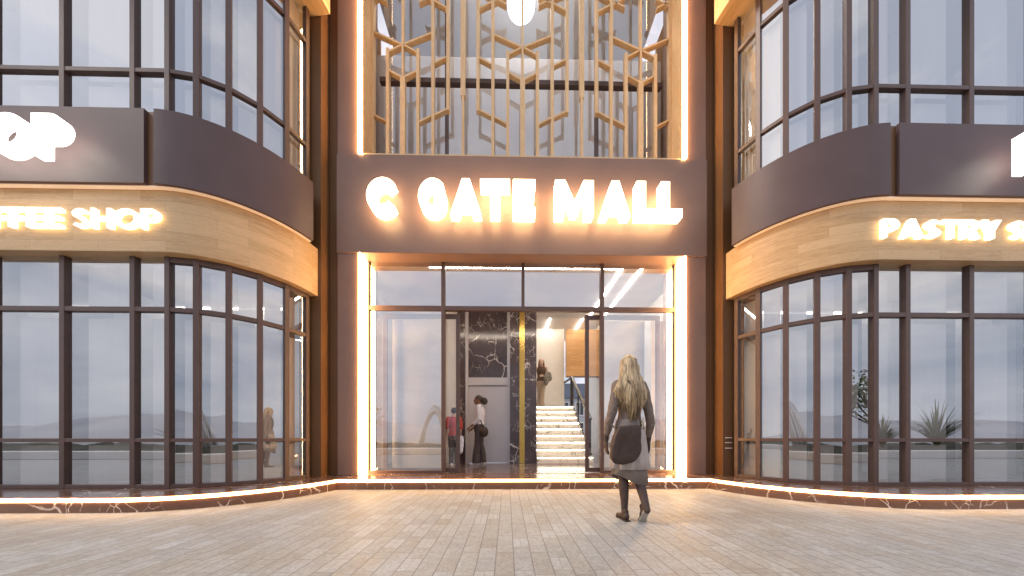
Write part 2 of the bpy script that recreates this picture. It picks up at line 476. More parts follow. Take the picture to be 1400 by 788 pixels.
FB0, FB1 = 4.03, 4.98          # dark fascia
WB0 = 3.243                    # underside of the oak band
for side in (-1, 1):
    for i in range(len(JOINTS)-1):
        curved = JOINTS[i+1][0] == 'a'
        bay(side, i, FLOOR, WB0, [(.785, .835), (2.515, 2.577)], curved)
        bay(side, i, FB1 - .02, 8.02, [(5.68, 5.736), (7.40, 7.46)], False)
    # oak band with its underside, and the dark fascia above it
    band('oak_band', side, RW - .12, YC - 3.85, WB0, FB0 + .01, 0, R(84.5), XMAX, M['wood'])
    band('fascia', side, RW - .12, YC - 3.75, FB0 + .012, FB1, R(2.6), R(76), None, M['panel'])
    bm = bmesh.new()
    sweep(bm, side, [('s', XMAX), ('s', 8.0), ('s', 6.4), ('s', 4.855)], [(YC - 3.75, FB0 + .012), (YC - 3.75, FB1), (RW - .12, FB1), (RW - .12, FB0 + .012)])
    obj('fascia', bm, M['panel'], mall)
    bm = bmesh.new()
    sweep(bm, side, [('s', 4.853), ('s', 4.80), ('a', R(2.5))], [(YC - 3.79, FB0 + .014), (YC - 3.79, FB1 - .004), (RW - .10, FB1 - .004), (RW - .10, FB0 + .014)])
    obj('fascia_joint', bm, M['glow_brown'], mall)  # brown glow of the groove comes from its colour
    band('light_strip', side, YC - 3.845, YC - 3.79, FB0 + .002, FB0 + .0115, 0, R(76), XMAX, M['underside_glow'])  # glowing sheet standing in for the orange-lit fascia underside
    # next storey: oak band, soffit and fascia
    band('oak_band', side, RW - .12, YC - 3.63, 8.0, 8.85, 0, R(84.5), XMAX, M['wood'])
    band('fascia', side, RW - .12, YC - 3.55, 8.86, TOP, 0, R(84.5), XMAX, M['panel'])
    # return wall between wing and portal, in two stepped panels
    x = lambda a, b: (min(side*a, side*b), max(side*a, side*b))
    a, b = x(3.46, 4.1); obj('side_wall', bbox(a, b, 5.03, 7.0, FLOOR, TOP + .4), M['glow_brown'], mall)
    a, b = x(3.285, 3.457); obj('side_wall', bbox(a, b, 5.27, 7.0, FLOOR, TOP + .4), M['glow_brown'], mall)
    # portal columns and the lit reveals
    a, b = x(2.905, 3.282); obj('portal_column', bevel(bbox(a, b, 5.20, 5.95, FLOOR, 11.2), .006), M['portal'], mall)
    a, b = x(2.868, 2.903); obj('light_strip', bbox(a, b, 5.170, 5.42, FLOOR + .004, 4.086), M['led'], mall)
    a, b = x(2.832, 2.905); obj('light_strip', bbox(a, b, 5.150, 5.196, 5.825, 11.0), M['led'], mall)
    a, b = x(2.826, 2.831); obj('glare_shield', bbox(a, b, 5.172, 5.23, 5.84, 11.0), M['fin'], mall)  # added lip, keeps the strip's side glare out of the glass
    a, b = x(2.832, 2.903); obj('glare_shield', bbox(a, b, 5.198, 5.23, 5.84, 11.0), M['fin'], mall)  # added lip, blocks light from the back of the strip
    a, b = x(2.866, 2.903); obj('reveal_lining', bbox(a, b, 5.232, 5.70, 5.825, 11.0), M['fin'], mall)
    # shop interiors: floor, slabs, walls, white columns
    a, b = x(3.6, XMAX)
    bm = bmesh.new()
    def inner(rad):
        pts = [(side*XMAX, YC - rad)] + [arc(side, R(80)*k/12, rad) for k in range(13)] + [(side*4.1, 9.6), (side*XMAX, 9.6)]
        return pts
    for z0, z1, m, nm in ((FLOOR + .002, FLOOR + .008, 'shopfloor', 'shop_floor'), (WB0 + .02, WB0 + .10, 'ceil', 'shop_ceiling'),
                          (4.85, 4.93, 'shopfloor', 'shop_floor'), (8.04, 8.12, 'ceil', 'shop_ceiling'), (TOP - .2, TOP - .02, 'panel', 'roof')):
        bm = bmesh.new(); prism(bm, inner(RW - .14), [], lambda x, y, d: (x, y, d), z0, z1); obj(nm, bm, M[m], mall)
    a, b = x(4.1, XMAX); obj('back_wall', bbox(a, b, 9.6, 9.75, 0, TOP), M['shopwall'], mall)
    a, b = x(XMAX, XMAX + .15); obj('end_wall', bbox(a, b, 3.4, 9.75, 0, TOP), M['panel'], mall)
    a, b = x(4.0, 4.1); obj('party_wall', bbox(a, b, 7.0, 9.6, FLOOR, TOP), M['shopwall'], mall)
    for cx, cy in ((4.9, 5.9), (6.75, 5.3), (8.6, 5.3), (6.2, 7.6)):
        a, b = x(cx - .22, cx + .22)
        obj('interior_column', bevel(bbox(a, b, cy - .22, cy + .22, FLOOR + .009, WB0 + .018), .01), M['white'], mall)
        obj('interior_column', bevel(bbox(a, b, cy - .22, cy + .22, 4.932, 8.038), .01), M['white'], mall)
    a, b = x(4.25, 8.8)
    obj('added_ceiling_light', bbox(a, b, 5.55, 5.58, WB0 - .002, WB0 + .018), M['shop_fill'], mall)  # added fill to brighten the blinds and shop interior

# portal: sign panel, head, upper glazing
obj('sign_panel', bevel(bbox(-3.286, 3.286, 5.178, 5.60, 4.09, 5.82), .006), M['portal'], mall)
for z in (5.823,):
    obj('sill', bbox(-2.824, 2.824, 5.20, 5.55, z, z + .036), M['fin'], mall)
bm = bmesh.new()
for px in (-1.49, 1.49):
    box(bm, px - .03, px + .03, 5.78, 5.88, 5.84, 11)
box(bm, -2.80, 2.80, 5.785, 5.875, 7.84, 7.93); box(bm, -2.80, 2.80, 5.785, 5.875, 9.95, 10.03)
uf = obj('upper_glazing', bm, M['frame'], mall)
bm = bmesh.new()
for a, b in ((-2.86, -1.52), (-1.46, 1.46), (1.52, 2.86)):
    for c, d in ((5.84, 7.84), (7.93, 9.95), (10.03, 11)):
        bm.faces.new([bm.verts.new(p) for p in ((a, 5.83, c), (b, 5.83, c), (b, 5.83, d), (a, 5.83, d))])
obj('pane', bm, M['pane_upper'], uf)
bm = bmesh.new()
for a, b in ((-3.2, -1.52), (-1.46, 1.46), (1.52, 2.81)):
    for c, d in ((5.84, 9.4),):
        box(bm, a - .03, b + .03 if b < 2 else 3.2, 6.60, 6.606, c, d)
obj('blind', bm, M['blind'], uf)
obj('upper_floor', bbox(-3.28, 3.28, 5.9, 9.6, 5.62, 5.80), M['ceil'], mall)
obj('upper_back_wall', bbox(-4.0, 4.0, 9.6, 9.75, 5.5, 11.2), M['shopwall'], mall)
obj('upper_ceiling', bbox(-3.28, 3.28, 5.2, 9.6, 11.02, 11.2), M['ceil'], mall)
obj('added_ceiling_light', bbox(-2.6, 2.6, 6.2, 6.3, 11.0, 11.018), M['upper_fill'], mall)  # added out of view to brighten the backs of the lattice fins

# entrance glazing
bm = bmesh.new()
Y0, Y1 = 5.425, 5.505
for px in (-1.48, 1.48): box(bm, px - .035, px + .035, Y0, Y1, FLOOR, 4.088)
box(bm, -.028, .028, Y0, Y1, 3.282, 4.088)
for px in (-2.85, 2.85): box(bm, px - .017, px + .017, Y0, Y1, FLOOR, 4.088)
for a, b in ((-2.832, -1.516), (-1.444, 1.444), (1.516, 2.832)): box(bm, a, b, Y0 + .002, Y1 - .002, 3.20, 3.28)
for a, b in ((-2.832, -1.516), (1.516, 2.832)): box(bm, a, b, Y0 + .002, Y1 - .002, FLOOR, FLOOR + .06)
ef = obj('entrance_frame', bevel(bm, .003), M['frame'], mall)
bm = bmesh.new()
yg = 5.462
for a, b, c, d in ((-2.832, -1.516, .234, 3.20), (1.516, 2.832, .234, 3.20), (-2.832, -1.516, 3.28, 4.088), (-1.444, -.03, 3.284, 4.088),
                   (.03, 1.444, 3.284, 4.088), (1.516, 2.832, 3.28, 4.088)):
    bm.faces.new([bm.verts.new(p) for p in ((a, yg, c), (b, yg, c), (b, yg, d), (a, yg, d))])
obj('pane', bm, M['pane'], ef)
bm = bmesh.new()
for a, b, c, d in ((-2.83, -2.66, .24, 3.15), (-2.53, -1.52, .24, 3.15), (1.52, 2.42, .24, 3.15), (2.55, 2.83, .24, 3.15)):
    box(bm, a, b, 5.74, 5.745, c, d)
obj('blind', bm, M['blind'], ef)
for s in (-1, 1):
    bm = bmesh.new()
    e0, e1 = 1.19, 2.62
    X = lambda a, b: (min(s*a, s*b), max(s*a, s*b))
    for a, b, c, d in ((e0, e0 + .07, .19, 3.17), (e1 - .07, e1, .19, 3.17), (e0 + .07, e1 - .07, .19, .27), (e0 + .07, e1 - .07, 3.09, 3.17)):
        box(bm, *X(a, b), 5.53, 5.575, c, d)
    dr = obj('sliding_door', bm, M['frame'], mall)
    bm = bmesh.new(); a, b = X(e0 + .07, e1 - .07)
    bm.faces.new([bm.verts.new(p) for p in ((a, 5.55, .27), (b, 5.55, .27), (b, 5.55, 3.09), (a, 5.55, 3.09))])
    obj('pane', bm, M['clear'], dr)

# lobby shell
obj('lobby_floor', bbox(-3.28, 3.28, 5.42, 13.2, .02, FLOOR + .004), M['floor'], mall)
lc = obj('lobby_ceiling', bbox(-3.28, 3.28, 5.605, 8.1, 4.15, 4.35), M['ceil'], mall)
bm = bmesh.new()
box(bm, -1.80, 1.97, 5.66, 5.70, 4.135, 4.15); box(bm, 1.93, 1.97, 5.70, 8.0, 4.135, 4.15); box(bm, 2.32, 2.36, 5.64, 8.0, 4.135, 4.15)
obj('light_strip', bm, M['led_in'], lc)
hc = obj('stair_hall_ceiling', bbox(-3.28, 3.28, 8.1, 13.2, 5.2, 5.4), M['ceil'], mall)
bm = bmesh.new()
box(bm, 1.25, 1.29, 8.4, 12.5, 5.18, 5.2); box(bm, 2.45, 2.49, 8.4, 12.5, 5.18, 5.2); box(bm, -2.0, -1.95, 8.4, 12.5, 5.18, 5.2)
obj('light_strip', bm, M['led_in'], hc)
obj('lobby_wall', bbox(-3.282, -1.58, 7.66, 7.9, FLOOR + .004, 4.15), M['white'], mall)
for s in (-1, 1):
    obj('lobby_wall', bbox(min(s*3.282, s*3.4), max(s*3.282, s*3.4), 5.95, 13.2, .02, 5.4), M['white'], mall)
obj('rear_wall', bbox(.2, 2.0, 11.7, 11.9, FLOOR, 5.2), M['white'], mall)
obj('oak_wall_panel', bbox(2.01, 3.28, 11.2, 11.5, 3.2, 5.0), M['woodwall'], mall)
mc = obj('marble_column', bevel(bbox(-.22, .46, 7.5, 8.1, FLOOR + .004, 4.15), .004), M['marble_dark'], mall)
obj('brass_strip', bbox(.02, .155, 7.485, 7.505, FLOOR + .01, 4.14), M['brass'], mc)
obj('marble_pier', bbox(-1.575, -1.385, 7.56, 8.1, FLOOR + .004, 4.15), M['marble_dark'], mall)

lift = empty('elevator', (-.8, 7.66, FLOOR + .004), 'grey steel elevator with closed double doors and a dark veined marble panel above', 'elevator')
bm = bmesh.new()
F4 = FLOOR + .004
box(bm, -1.38, -1.30, 7.60, 7.9, F4, 4.148); box(bm, -.29, -.225, 7.60, 7.9, F4, 4.148)
box(bm, -1.298, -.292, 7.605, 7.9, 2.20, 2.40); 
obj('surround', bm, M['steel'], lift)
obj('marble_panel', bbox(-1.298, -.292, 7.64, 7.9, 2.402, 4.146), M['marble_dark'], lift)
obj('door', bbox(-1.298, -.798, 7.65, 7.7, F4 + .01, 2.198), M['steel'], lift)
obj('door', bbox(-.792, -.292, 7.65, 7.7, F4 + .01, 2.198), M['steel'], lift)

# staircase
st = empty('staircase', (1.13, 7.4, F4), 'white marble staircase with a light under every nosing, rising behind the open doors', 'staircase')
NR, RISE, TREAD, SY = 9, .189, .265, 7.43
for k in range(NR):
    z1 = F4 + RISE*(k + 1); y0 = SY + TREAD*k
    y1 = y0 + TREAD + .02 if k < NR-1 else y0 + 1.9
    bm = bmesh.new()
    box(bm, .47, 1.91, y0 + .028, y1 + .02, F4 if k == 0 else F4 + RISE*k - .03, z1 - .036)
    box(bm, .465, 1.915, y0, y1, z1 - .033, z1)
    s_ = obj('step', bm, M['marble_white'], st)
    obj('light_strip', bbox(.48, 1.90, y0 + .010, y0 + .026, z1 - .047, z1 - .034), M['led_step'], s_)
hr = bmesh.new()
def bar(bm, p, q, w=.03, h=.03):
    p, q = Vector(p), Vector(q); d = (q-p); a, b = frame_of(d)
    vs = []
    for c in (p, q):
        for s1, s2 in ((-1, -1), (1, -1), (1, 1), (-1, 1)): vs.append(bm.verts.new(c + a*w/2*s1 + b*h/2*s2))
    for f in ((3, 2, 1, 0), (4, 5, 6, 7), (0, 1, 5, 4), (1, 2, 6, 5), (2, 3, 7, 6), (3, 0, 4, 7)): bm.faces.new([vs[i] for i in f])
zt = F4 + RISE*NR
yt = SY + TREAD*NR
bar(hr, (1.86, SY + .1, F4 + RISE + .95), (1.86, yt - .1, zt + .97), .07, .08)
bar(hr, (1.86, yt - .13, zt + .955), (1.60, yt - .1, zt + .78), .05, .06)
rail = obj('handrail', hr, M['black'], st)
for y, zb, w in ((yt - .12, zt - .19, .10), (SY + TREAD*5.3, F4 + RISE*5, .035), (SY + .15, F4, .06)):
    t = F4 + RISE + .95 + (y - SY - .1)/(yt - .2 - SY)*(zt + .02 - F4 - RISE)
    obj('post', bbox(1.86 - w/2, 1.86 + w/2, y - .02, y + .02, zb, t), M['black'], rail)
bm = bmesh.new(); bar(bm, (1.86, SY, F4 + RISE + .04), (1.86, yt - .1, zt + .10), .03, .03)
obj('bottom_rail', bm, M['black'], rail)

# loose sloping rail seen through the left entrance pane
lr = empty('guard_rail', (-2.2, 6.3, F4), 'black sloping guard rail standing behind the left entrance pane', 'railing')
bm = bmesh.new(); bar(bm, (-2.66, 6.3, 1.12), (-2.02, 6.3, F4 + .02), .05, .07); obj('rail', bm, M['black'], lr)
obj('post', bbox(-2.56, -2.47, 6.33, 6.38, F4, 1.0), M['black'], lr)

# ------------------------------------------------------------------ lattice screen
lat = empty('lattice_screen', (0, 5.6, 5.835), 'tall oak lattice screen of slim posts and slanted fins above the entrance sign', 'screen')
PX = lambda i: -2.84 + .284*i
ZY = lambda v: .85 + (598 - v/2.593)/400*5.60
LT = 10.98
def post(i, z0, z1, w=.056):
    bm = bmesh.new(); box(bm, PX(i) - w/2, PX(i) + w/2, 5.56, 5.65, z0, z1)
    obj('post', bevel(bm, .002), M['fin'], lat)
def fin(bm, xa, va, xb, vb, t=.034):
    a, b = Vector((xa, 5.565, ZY(va))), Vector((xb, 5.565, ZY(vb)))
    vs = []
    for y in (5.565, 5.648):
        vs.append([bm.verts.new((p.x, y, p.z + s*t)) for p, s in ((a, 0), (b, 0), (b, -1), (a, -1))])
    A, B = vs
    bm.faces.new(A); bm.faces.new(B[::-1])
    for k in range(4): bm.faces.new((A[k], A[(k+1) % 4], B[(k+1) % 4], B[k]))
ZB = 5.837
cent = (2, 10, 18)
for i in range(21):
    d = min((i - c for c in cent), key=abs)
    if i in cent:
        post(i, ZY(285), LT, .038); post(i, ZB, ZY(286), .09)
    elif abs(d) == 1:
        post(i, ZB, ZY(188), .057)
        post(i, ZY(-230), LT, .057)
    elif abs(d) == 3:
        post(i, ZY(402), LT, .057)
    elif abs(d) == 4:
        post(i, ZY(350), LT, .085); post(i, ZB, ZY(351), .045)
    else:
        post(i, ZB, LT, .057)
for c in cent:
    def V(du0, v0, du1, v1):
        for s in (-1, 1):
            i0, i1 = c + s*du0, c + s*du1
            if not (0 <= i0 <= 20 and 0 <= i1 <= 20): continue
            g = .022
            xa, xb = PX(i0), PX(i1); sg = 1 if xb > xa else -1
            bm = bmesh.new(); fin(bm, xa + sg*g, v0, xb - sg*g, v1)
            obj('slanted_fin', bm, M['fin'], lat)
    for sh in (0, -420):
        V(2, 128 + sh, 0, 170 + sh); V(1, 196 + sh, 0, 172 + sh); V(1, 262 + sh, 0, 286 + sh)
        V(3, 210 + sh, 2, 233 + sh); V(3, 394 + sh, 2, 417 + sh); V(2, 418 + sh, 1, 441 + sh)
        V(3, 38 + sh, 2, 14 + sh); V(2, 12 + sh, 1, -12 + sh); V(1, -120 + sh, 0, -145 + sh)

lamp = empty('pendant_lamp', (0, 6.15, 9.9), 'glowing white drum pendant lamp hanging behind the lattice screen', 'lamp')
bm = bmesh.new(); loft(bm, [(0, 6.15, 9.90, .26, .26), (0, 6.15, 9.915, .285, .285), (0, 6.15, 10.4, .285, .285), (0, 6.15, 10.415, .26, .26)], 36)
obj('shade', bm, M['lamp'], lamp, smooth=False)
bm = bmesh.new(); limb(bm, [(0, 6.15, 10.41, .008), (0, 6.15, 11.02, .008)], 8, False); obj('cord', bm, M['black'], lamp)

# ------------------------------------------------------------------ lettering
def arcpts(cx, cy, r, a0, a1, n=18, ry=None):
    return [(cx + r*math.cos(R(a0 + (a1-a0)*k/n)), cy + (ry or r)*math.sin(R(a0 + (a1-a0)*k/n))) for k in range(n + 1)]
T = .25
def glyph(ch):
    k = T/.25
    """list of (outer, holes) in a box of height 1; width returned"""
    if ch == 'O':
        return [(arcpts(.52, .5, .52, 0, 360, 40, .5)[:-1], [arcpts(.52, .5, .52 - .25*k, 0, 360, 32, .5 - .25*k)[:-1]])], 1.04
    if ch == 'C':
        o = arcpts(.52, .5, .52, 38, 322, 34, .5); i = arcpts(.52, .5, .52 - .27*k, 322, 38, 30, .5 - .26*k)
        return [(o + i, [])], .94
    if ch == 'G':
        o = arcpts(.52, .5, .52, 42, 336, 34, .5)
        i = arcpts(.52, .5, .25, 318, 42, 30, .24)
        return [(o + [(1.0, .56), (.56, .56), (.56, .36), (.74, .36)] + i, [])], 1.0
    if ch == 'P' or ch == 'R':
        rb = .315; q = rb - .225*k
        o = [(0, 0), (T, 0), (T, 1 - 2*rb), (.42, 1 - 2*rb)] + arcpts(.42, 1 - rb, rb, -90, 90, 18) + [(0, 1)]
        h = [(T, 1 - rb - q), (T, 1 - rb + q), (.40, 1 - rb + q)] + arcpts(.40, 1 - rb, q, 90, -90, 8)
        out = [(o, [[(x + (.004 if x == T else 0), y) for x, y in h]])]
        if ch == 'R': out.append(([(.30, 1 - 2*rb + .02), (.56, 1 - 2*rb + .06), (.80, 0), (.51, 0)], []))
        return out, .78 if ch == 'R' else .74
    if ch == 'A':
        return [([(0, 0), (.27, 0), (.335, .17), (.665, .17), (.73, 0), (1, 0), (.62, 1), (.38, 1)], [[(.41, .38), (.59, .38), (.5, .66)]])], 1.0
    if ch == 'T':
        return [([(.4-.13*k, 0), (.4+.13*k, 0), (.4+.13*k, 1-.24*k), (.8, 1-.24*k), (.8, 1), (0, 1), (0, 1-.24*k), (.4-.13*k, 1-.24*k)], [])], .8
    if ch == 'E':
        return [([(0, 0), (.66, 0), (.66, .225*k), (T, .225*k), (T, .5-.11*k), (.62, .5-.11*k), (.62, .5+.11*k), (T, .5+.11*k), (T, 1-.225*k), (.66, 1-.225*k), (.66, 1), (0, 1)], [])], .66
    if ch == 'F':
        return [([(0, 0), (T, 0), (T, .47-.11*k), (.6, .47-.11*k), (.6, .47+.11*k), (T, .47+.11*k), (T, 1-.225*k), (.64, 1-.225*k), (.64, 1), (0, 1)], [])], .64
    if ch == 'L':
        return [([(0, 0), (.62, 0), (.62, .235), (T, .235), (T, 1), (0, 1)], [])], .62
    if ch == 'H':
        return [([(0, 0), (T, 0), (T, .5-.115*k), (.83-T, .5-.115*k), (.83-T, 0), (.83, 0), (.83, 1), (.83-T, 1), (.83-T, .5+.115*k), (T, .5+.115*k), (T, 1), (0, 1)], [])], .83
    if ch == 'M':
        return [([(0, 0), (.25, 0), (.25, .56), (.46, .06), (.62, .06), (.83, .56), (.83, 0), (1.08, 0), (1.08, 1), (.80, 1), (.54, .42), (.28, 1), (0, 1)], [])], 1.08
    if ch == 'Y':
        return [([(.31, 0), (.57, 0), (.57, .39), (.88, 1), (.59, 1), (.44, .64), (.29, 1), (0, 1), (.31, .39)], [])], .88
    if ch == 'S':
        c = arcpts(.36, .725, .235, 28, 270, 18, .165) + arcpts(.36, .275, .24, 90, -152, 18, .165)[1:]
        # centre line swept to a stroke
        L_, R_ = [], []
        for i_, p in enumerate(c):
            q, r_ = c[max(i_-1, 0)], c[min(i_+1, len(c)-1)]
            d = Vector((r_[0]-q[0], r_[1]-q[1])).normalized(); n = (-d.y, d.x)
            L_.append((p[0] + n[0]*.112*k, p[1] + n[1]*.11*k)); R_.append((p[0] - n[0]*.112*k, p[1] - n[1]*.11*k))
        return [(L_ + R_[::-1], [])], .72

def letter(ch, x0, width, z0, h, yf, depth, m, parent, zc=None):
    shapes, w = glyph(ch)
    sx = width/w
    bm = bmesh.new()
    for o, hs in shapes:
        prism(bm, o, hs, lambda x, y, d: (x0 + x*sx, d, z0 + y*h), yf, yf + depth)
    return obj('letter', bm, m, parent)

def px2x(px, z):
    return (px - 700)/400*z + .0175*z - .30
sg = empty('entrance_sign', (0, 5.05, 4.6), 'large glowing block letters reading across the panel over the entrance doors', 'sign')
for ch, a, b in (('C', 502, 541), ('G', 572, 609.5), ('A', 615.5, 658), ('T', 656.5, 697), ('E', 701.5, 732), ('M', 759.5, 812.5),
                 ('A', 821.5, 864), ('L', 872.5, 903.5), ('L', 906.5, 936)):
    z = 4.93
    letter(ch, px2x(a, z), px2x(b, z) - px2x(a, z), 4.605, .605, 4.94, .16, M['letter'], sg)

def word(parent, text, x, h, z0, yf, depth, m, k=1.0, gap=.07, space=.42):
    for ch in text:
        if ch == ' ': x += space*h; continue
        w = glyph(ch)[1]*h*k
        letter(ch, x, w, z0, h, yf, depth, m, parent); x += w + gap*h
    return x
def length(text, h, k=1.0, gap=.07, space=.42):
    return sum(space*h if c == ' ' else glyph(c)[1]*h*k + gap*h for c in text)
hh = .245; T = .185
cs = empty('coffee_sign', (-5.8, 3.8, 3.4), 'small glowing white letters on the left oak band', 'sign')
ln = length('COFFEE SHOP', hh, 1.25, .09)
word(cs, 'COFFEE SHOP', -4.70 - ln, hh, 3.505, 3.79, .045, M['letter_small'], 1.25, .09)
ps = empty('pastry_sign', (5.6, 3.8, 3.4), 'small glowing white letters on the right oak band', 'sign')
word(ps, 'PASTRY SHOP', 4.69, hh, 3.505, 3.79, .045, M['letter_small'], 1.25, .09)
H2 = .47; T = .25
bs = empty('fascia_sign', (-6.6, 3.5, 4.3), 'big white letters standing proud of the left dark fascia', 'sign')
ln = length('SHOP', H2, 1.05)
word(bs, 'SHOP', -5.44 - ln, H2, 4.155, 3.50, .10, M['letter_cool'], 1.05)
rs = empty('fascia_sign', (6.2, 3.5, 4.3), 'big white letter standing proud of the right dark fascia at the picture edge', 'sign')
word(rs, 'P', 6.10, H2, 4.155, 3.50, .10, M['letter_cool'], 1.05)

# wall vents on the right return wall
vt = empty('wall_vent', (3.36, 5.1, .8), 'three slim pale louvres low on the wall right of the entrance', 'vent')
for z in (.66, .755, .84):
    obj('louvre', bevel(bbox(3.50, 3.61, 5.008, 5.031, z - .006, z + .006), .002), M['white'], vt)

# ------------------------------------------------------------------ people
def noise_disp(bm, amp, sc):
    bm.normal_update()
    for v in bm.verts:
        v.co += v.normal*amp*noise.noise(v.co*sc)

def hand(bm, wrist, d, across, thumb_dir, curl=.5, s=1.0):
    """palm, four unequal bent fingers and a thumb. d: down the hand; across: index-to-little direction"""
    wrist, d, across, th = Vector(wrist), Vector(d).normalized(), Vector(across).normalized(), Vector(thumb_dir).normalized()
    inw = d.cross(across).normalized()
    if inw.dot(th) < 0: inw = -inw
    for k, ln in enumerate((.070, .078, .073, .058)):
        off = across*((k - 1.5)*.0195*s)
        base = wrist + off*.55 + d*.01
        kn = wrist + off + d*.083*s
        limb(bm, [(*base, .014*s), (*((base+kn)/2), .013*s), (*kn, .0115*s)], 8)
        p, ang = kn, curl*.35
        pts = [(*p, .0100*s)]
        for seg, r in ((.45, .0092), (.32, .0085), (.23, .0072)):
            p = p + (d*math.cos(ang) + inw*math.sin(ang))*ln*seg*s; pts.append((*p, r*s)); ang += curl*.55
        limb(bm, pts, 8)
    b0 = wrist - across*.022*s + d*.022*s
    b1 = b0 + (-across*.55 + d*.7 + inw*.35).normalized()*.042*s
    b2 = b1 + (-across*.15 + d*.9 + inw*.4).normalized()*.032*s
    b3 = b2 + (d*.95 + inw*.35).normalized()*.024*s
    limb(bm, [(*b0, .014*s), (*b1, .0115*s), (*b2, .0095*s), (*b3, .0078*s)], 8)

def head(bm, c, fy=1):
    """c: centre of the skull; face towards +Y*fy"""
    x, y, z = c
    ball(bm, (x, y - .008*fy, z + .012), (.074, .094, .098), 20, 14)
    ball(bm, (x, y + .030*fy, z - .035), (.058, .062, .072), 16, 12)
    ball(bm, (x, y + .058*fy, z - .088), (.032, .030, .022))            # chin
    limb(bm, [(x, y + .088*fy, z + .018, .008), (x, y + .104*fy, z - .018, .011)], 8)   # nose
    ball(bm, (x, y + .084*fy, z - .052), (.022, .012, .007)); ball(bm, (x, y + .082*fy, z - .062), (.020, .012, .008))
    for s in (-1, 1):
        ball(bm, (x + s*.034, y + .070*fy, z + .028), (.024, .016, .010))   # brow
        ball(bm, (x + s*.040, y + .062*fy, z - .022), (.022, .022, .020))   # cheek
        ball(bm, (x + s*.075, y - .005*fy, z - .006), (.010, .018, .030))   # ear

def eyes(parent, c, white, iris):
    for s in (-1, 1):
        bm = bmesh.new(); ball(bm, (c[0] + s*.032, c[1] + .077, c[2] + .006), (.013, .009, .008)); e = obj('eye', bm, white, parent, False)
        bm = bmesh.new(); ball(bm, (c[0] + s*.032, c[1] + .084, c[2] + .006), (.006, .004, .006)); obj('iris', bm, iris, e, False)

TORSO = [(.78, .155, .112), (.88, .168, .118), (.97, .150, .105), (1.06, .122, .090), (1.15, .132, .098), (1.26, .150, .112), (1.34, .162, .102), (1.395, .140, .080), (1.43, .070, .058), (1.50, .047, .050)]
def torso(bm, rings=TORSO, grow=0.0, z0=0, z1=9, cy=0.0, cx=0.0):
    loft(bm, [(cx, cy, z, a + grow, b + grow) for z, a, b in rings if z0 <= z <= z1], 24)

SK = {n: plain('skin_' + n, c, tuple(x*.9 for x in c), 20, .5) for n, c in (('fair', (.55, .36, .27)), ('brown', (.26, .13, .075)))}
M['eyew'] = plain('eye_white', (.75, .72, .70), None, 5, .2); M['iris'] = plain('iris_brown', (.06, .035, .02), None, 5, .2)

def hair_mat(name, dark, mid, light):
    m, nt, b, _ = newmat(name)
    v = coords(nt, (95, 95, 3.2)); n = tex_noise(nt, v, 1, 3, .6)
    v2 = coords(nt, (26, 26, 2)); n2 = tex_noise(nt, v2, 1, 2, .5)
    c = mixc(nt, .45, ramp(nt, n, [(.32, dark), (.5, mid), (.68, light)]), ramp(nt, n2, [(.35, dark), (.65, light)]))
    nt.links.new(c, b.inputs['Base Color']); setp(b, Roughness=.38); b.inputs['Anisotropic'].default_value = .5
    bump(nt, b, n, .5, .004); return m
M['blond'] = hair_mat('blond_hair', (.12, .068, .03), (.34, .22, .105), (.80, .63, .39))
M['auburn'] = hair_mat('auburn_hair', (.07, .025, .012), (.16, .055, .025), (.26, .10, .05))
M['darkhair'] = hair_mat('dark_hair', (.012, .008, .006), (.03, .018, .012), (.06, .035, .022))

def fabric(name, c, c2=None, scale=60, rough=.85):
    m = plain(name, c, c2 or tuple(x*.8 for x in c), scale, rough, 0, .15); return m
M['jacket'] = fabric('grey_jacket', (.15, .108, .085), (.22, .168, .136), 45)
M['belt'] = fabric('jacket_hem', (.24, .20, .18))
M['skirt'] = fabric('grey_skirt', (.48, .415, .375), (.42, .36, .33), 12)
M['under'] = fabric('under_skirt', (.22, .175, .15), (.19, .15, .13), 12)
M['tights'] = plain('dark_tights', (.075, .042, .032), (.055, .032, .026), 18, .55)
M['leather'] = plain('brown_leather', (.055, .026, .016), (.04, .02, .013), 22, .5, 0, .15)
M['sole'] = plain('pale_sole', (.45, .40, .34), None, 14, .6)
M['gloves'] = plain('dark_gloves', (.05, .03, .024), None, 20, .6)
M['shirt'] = fabric('white_shirt', (.80, .74, .76), (.72, .66, .69), 8)
M['trousers'] = fabric('dark_trousers', (.085, .060, .055), (.065, .047, .043), 16)
M['top'] = fabric('brown_top', (.10, .055, .035), (.08, .044, .028), 20)
M['beige'] = fabric('beige_trousers', (.46, .36, .27), (.38, .29, .21), 10)
M['coatm'] = fabric('grey_fur_coat', (.36, .33, .27), (.12, .10, .08), 26)
M['redm'] = fabric('red_cotton', (.50, .05, .035), (.42, .04, .03), 14)
M['pinkbag'] = fabric('white_bag', (.75, .74, .78), (.68, .67, .72), 8)
M['chain'] = plain('chain_metal', (.6, .52, .40), None, 8, .3, .9)

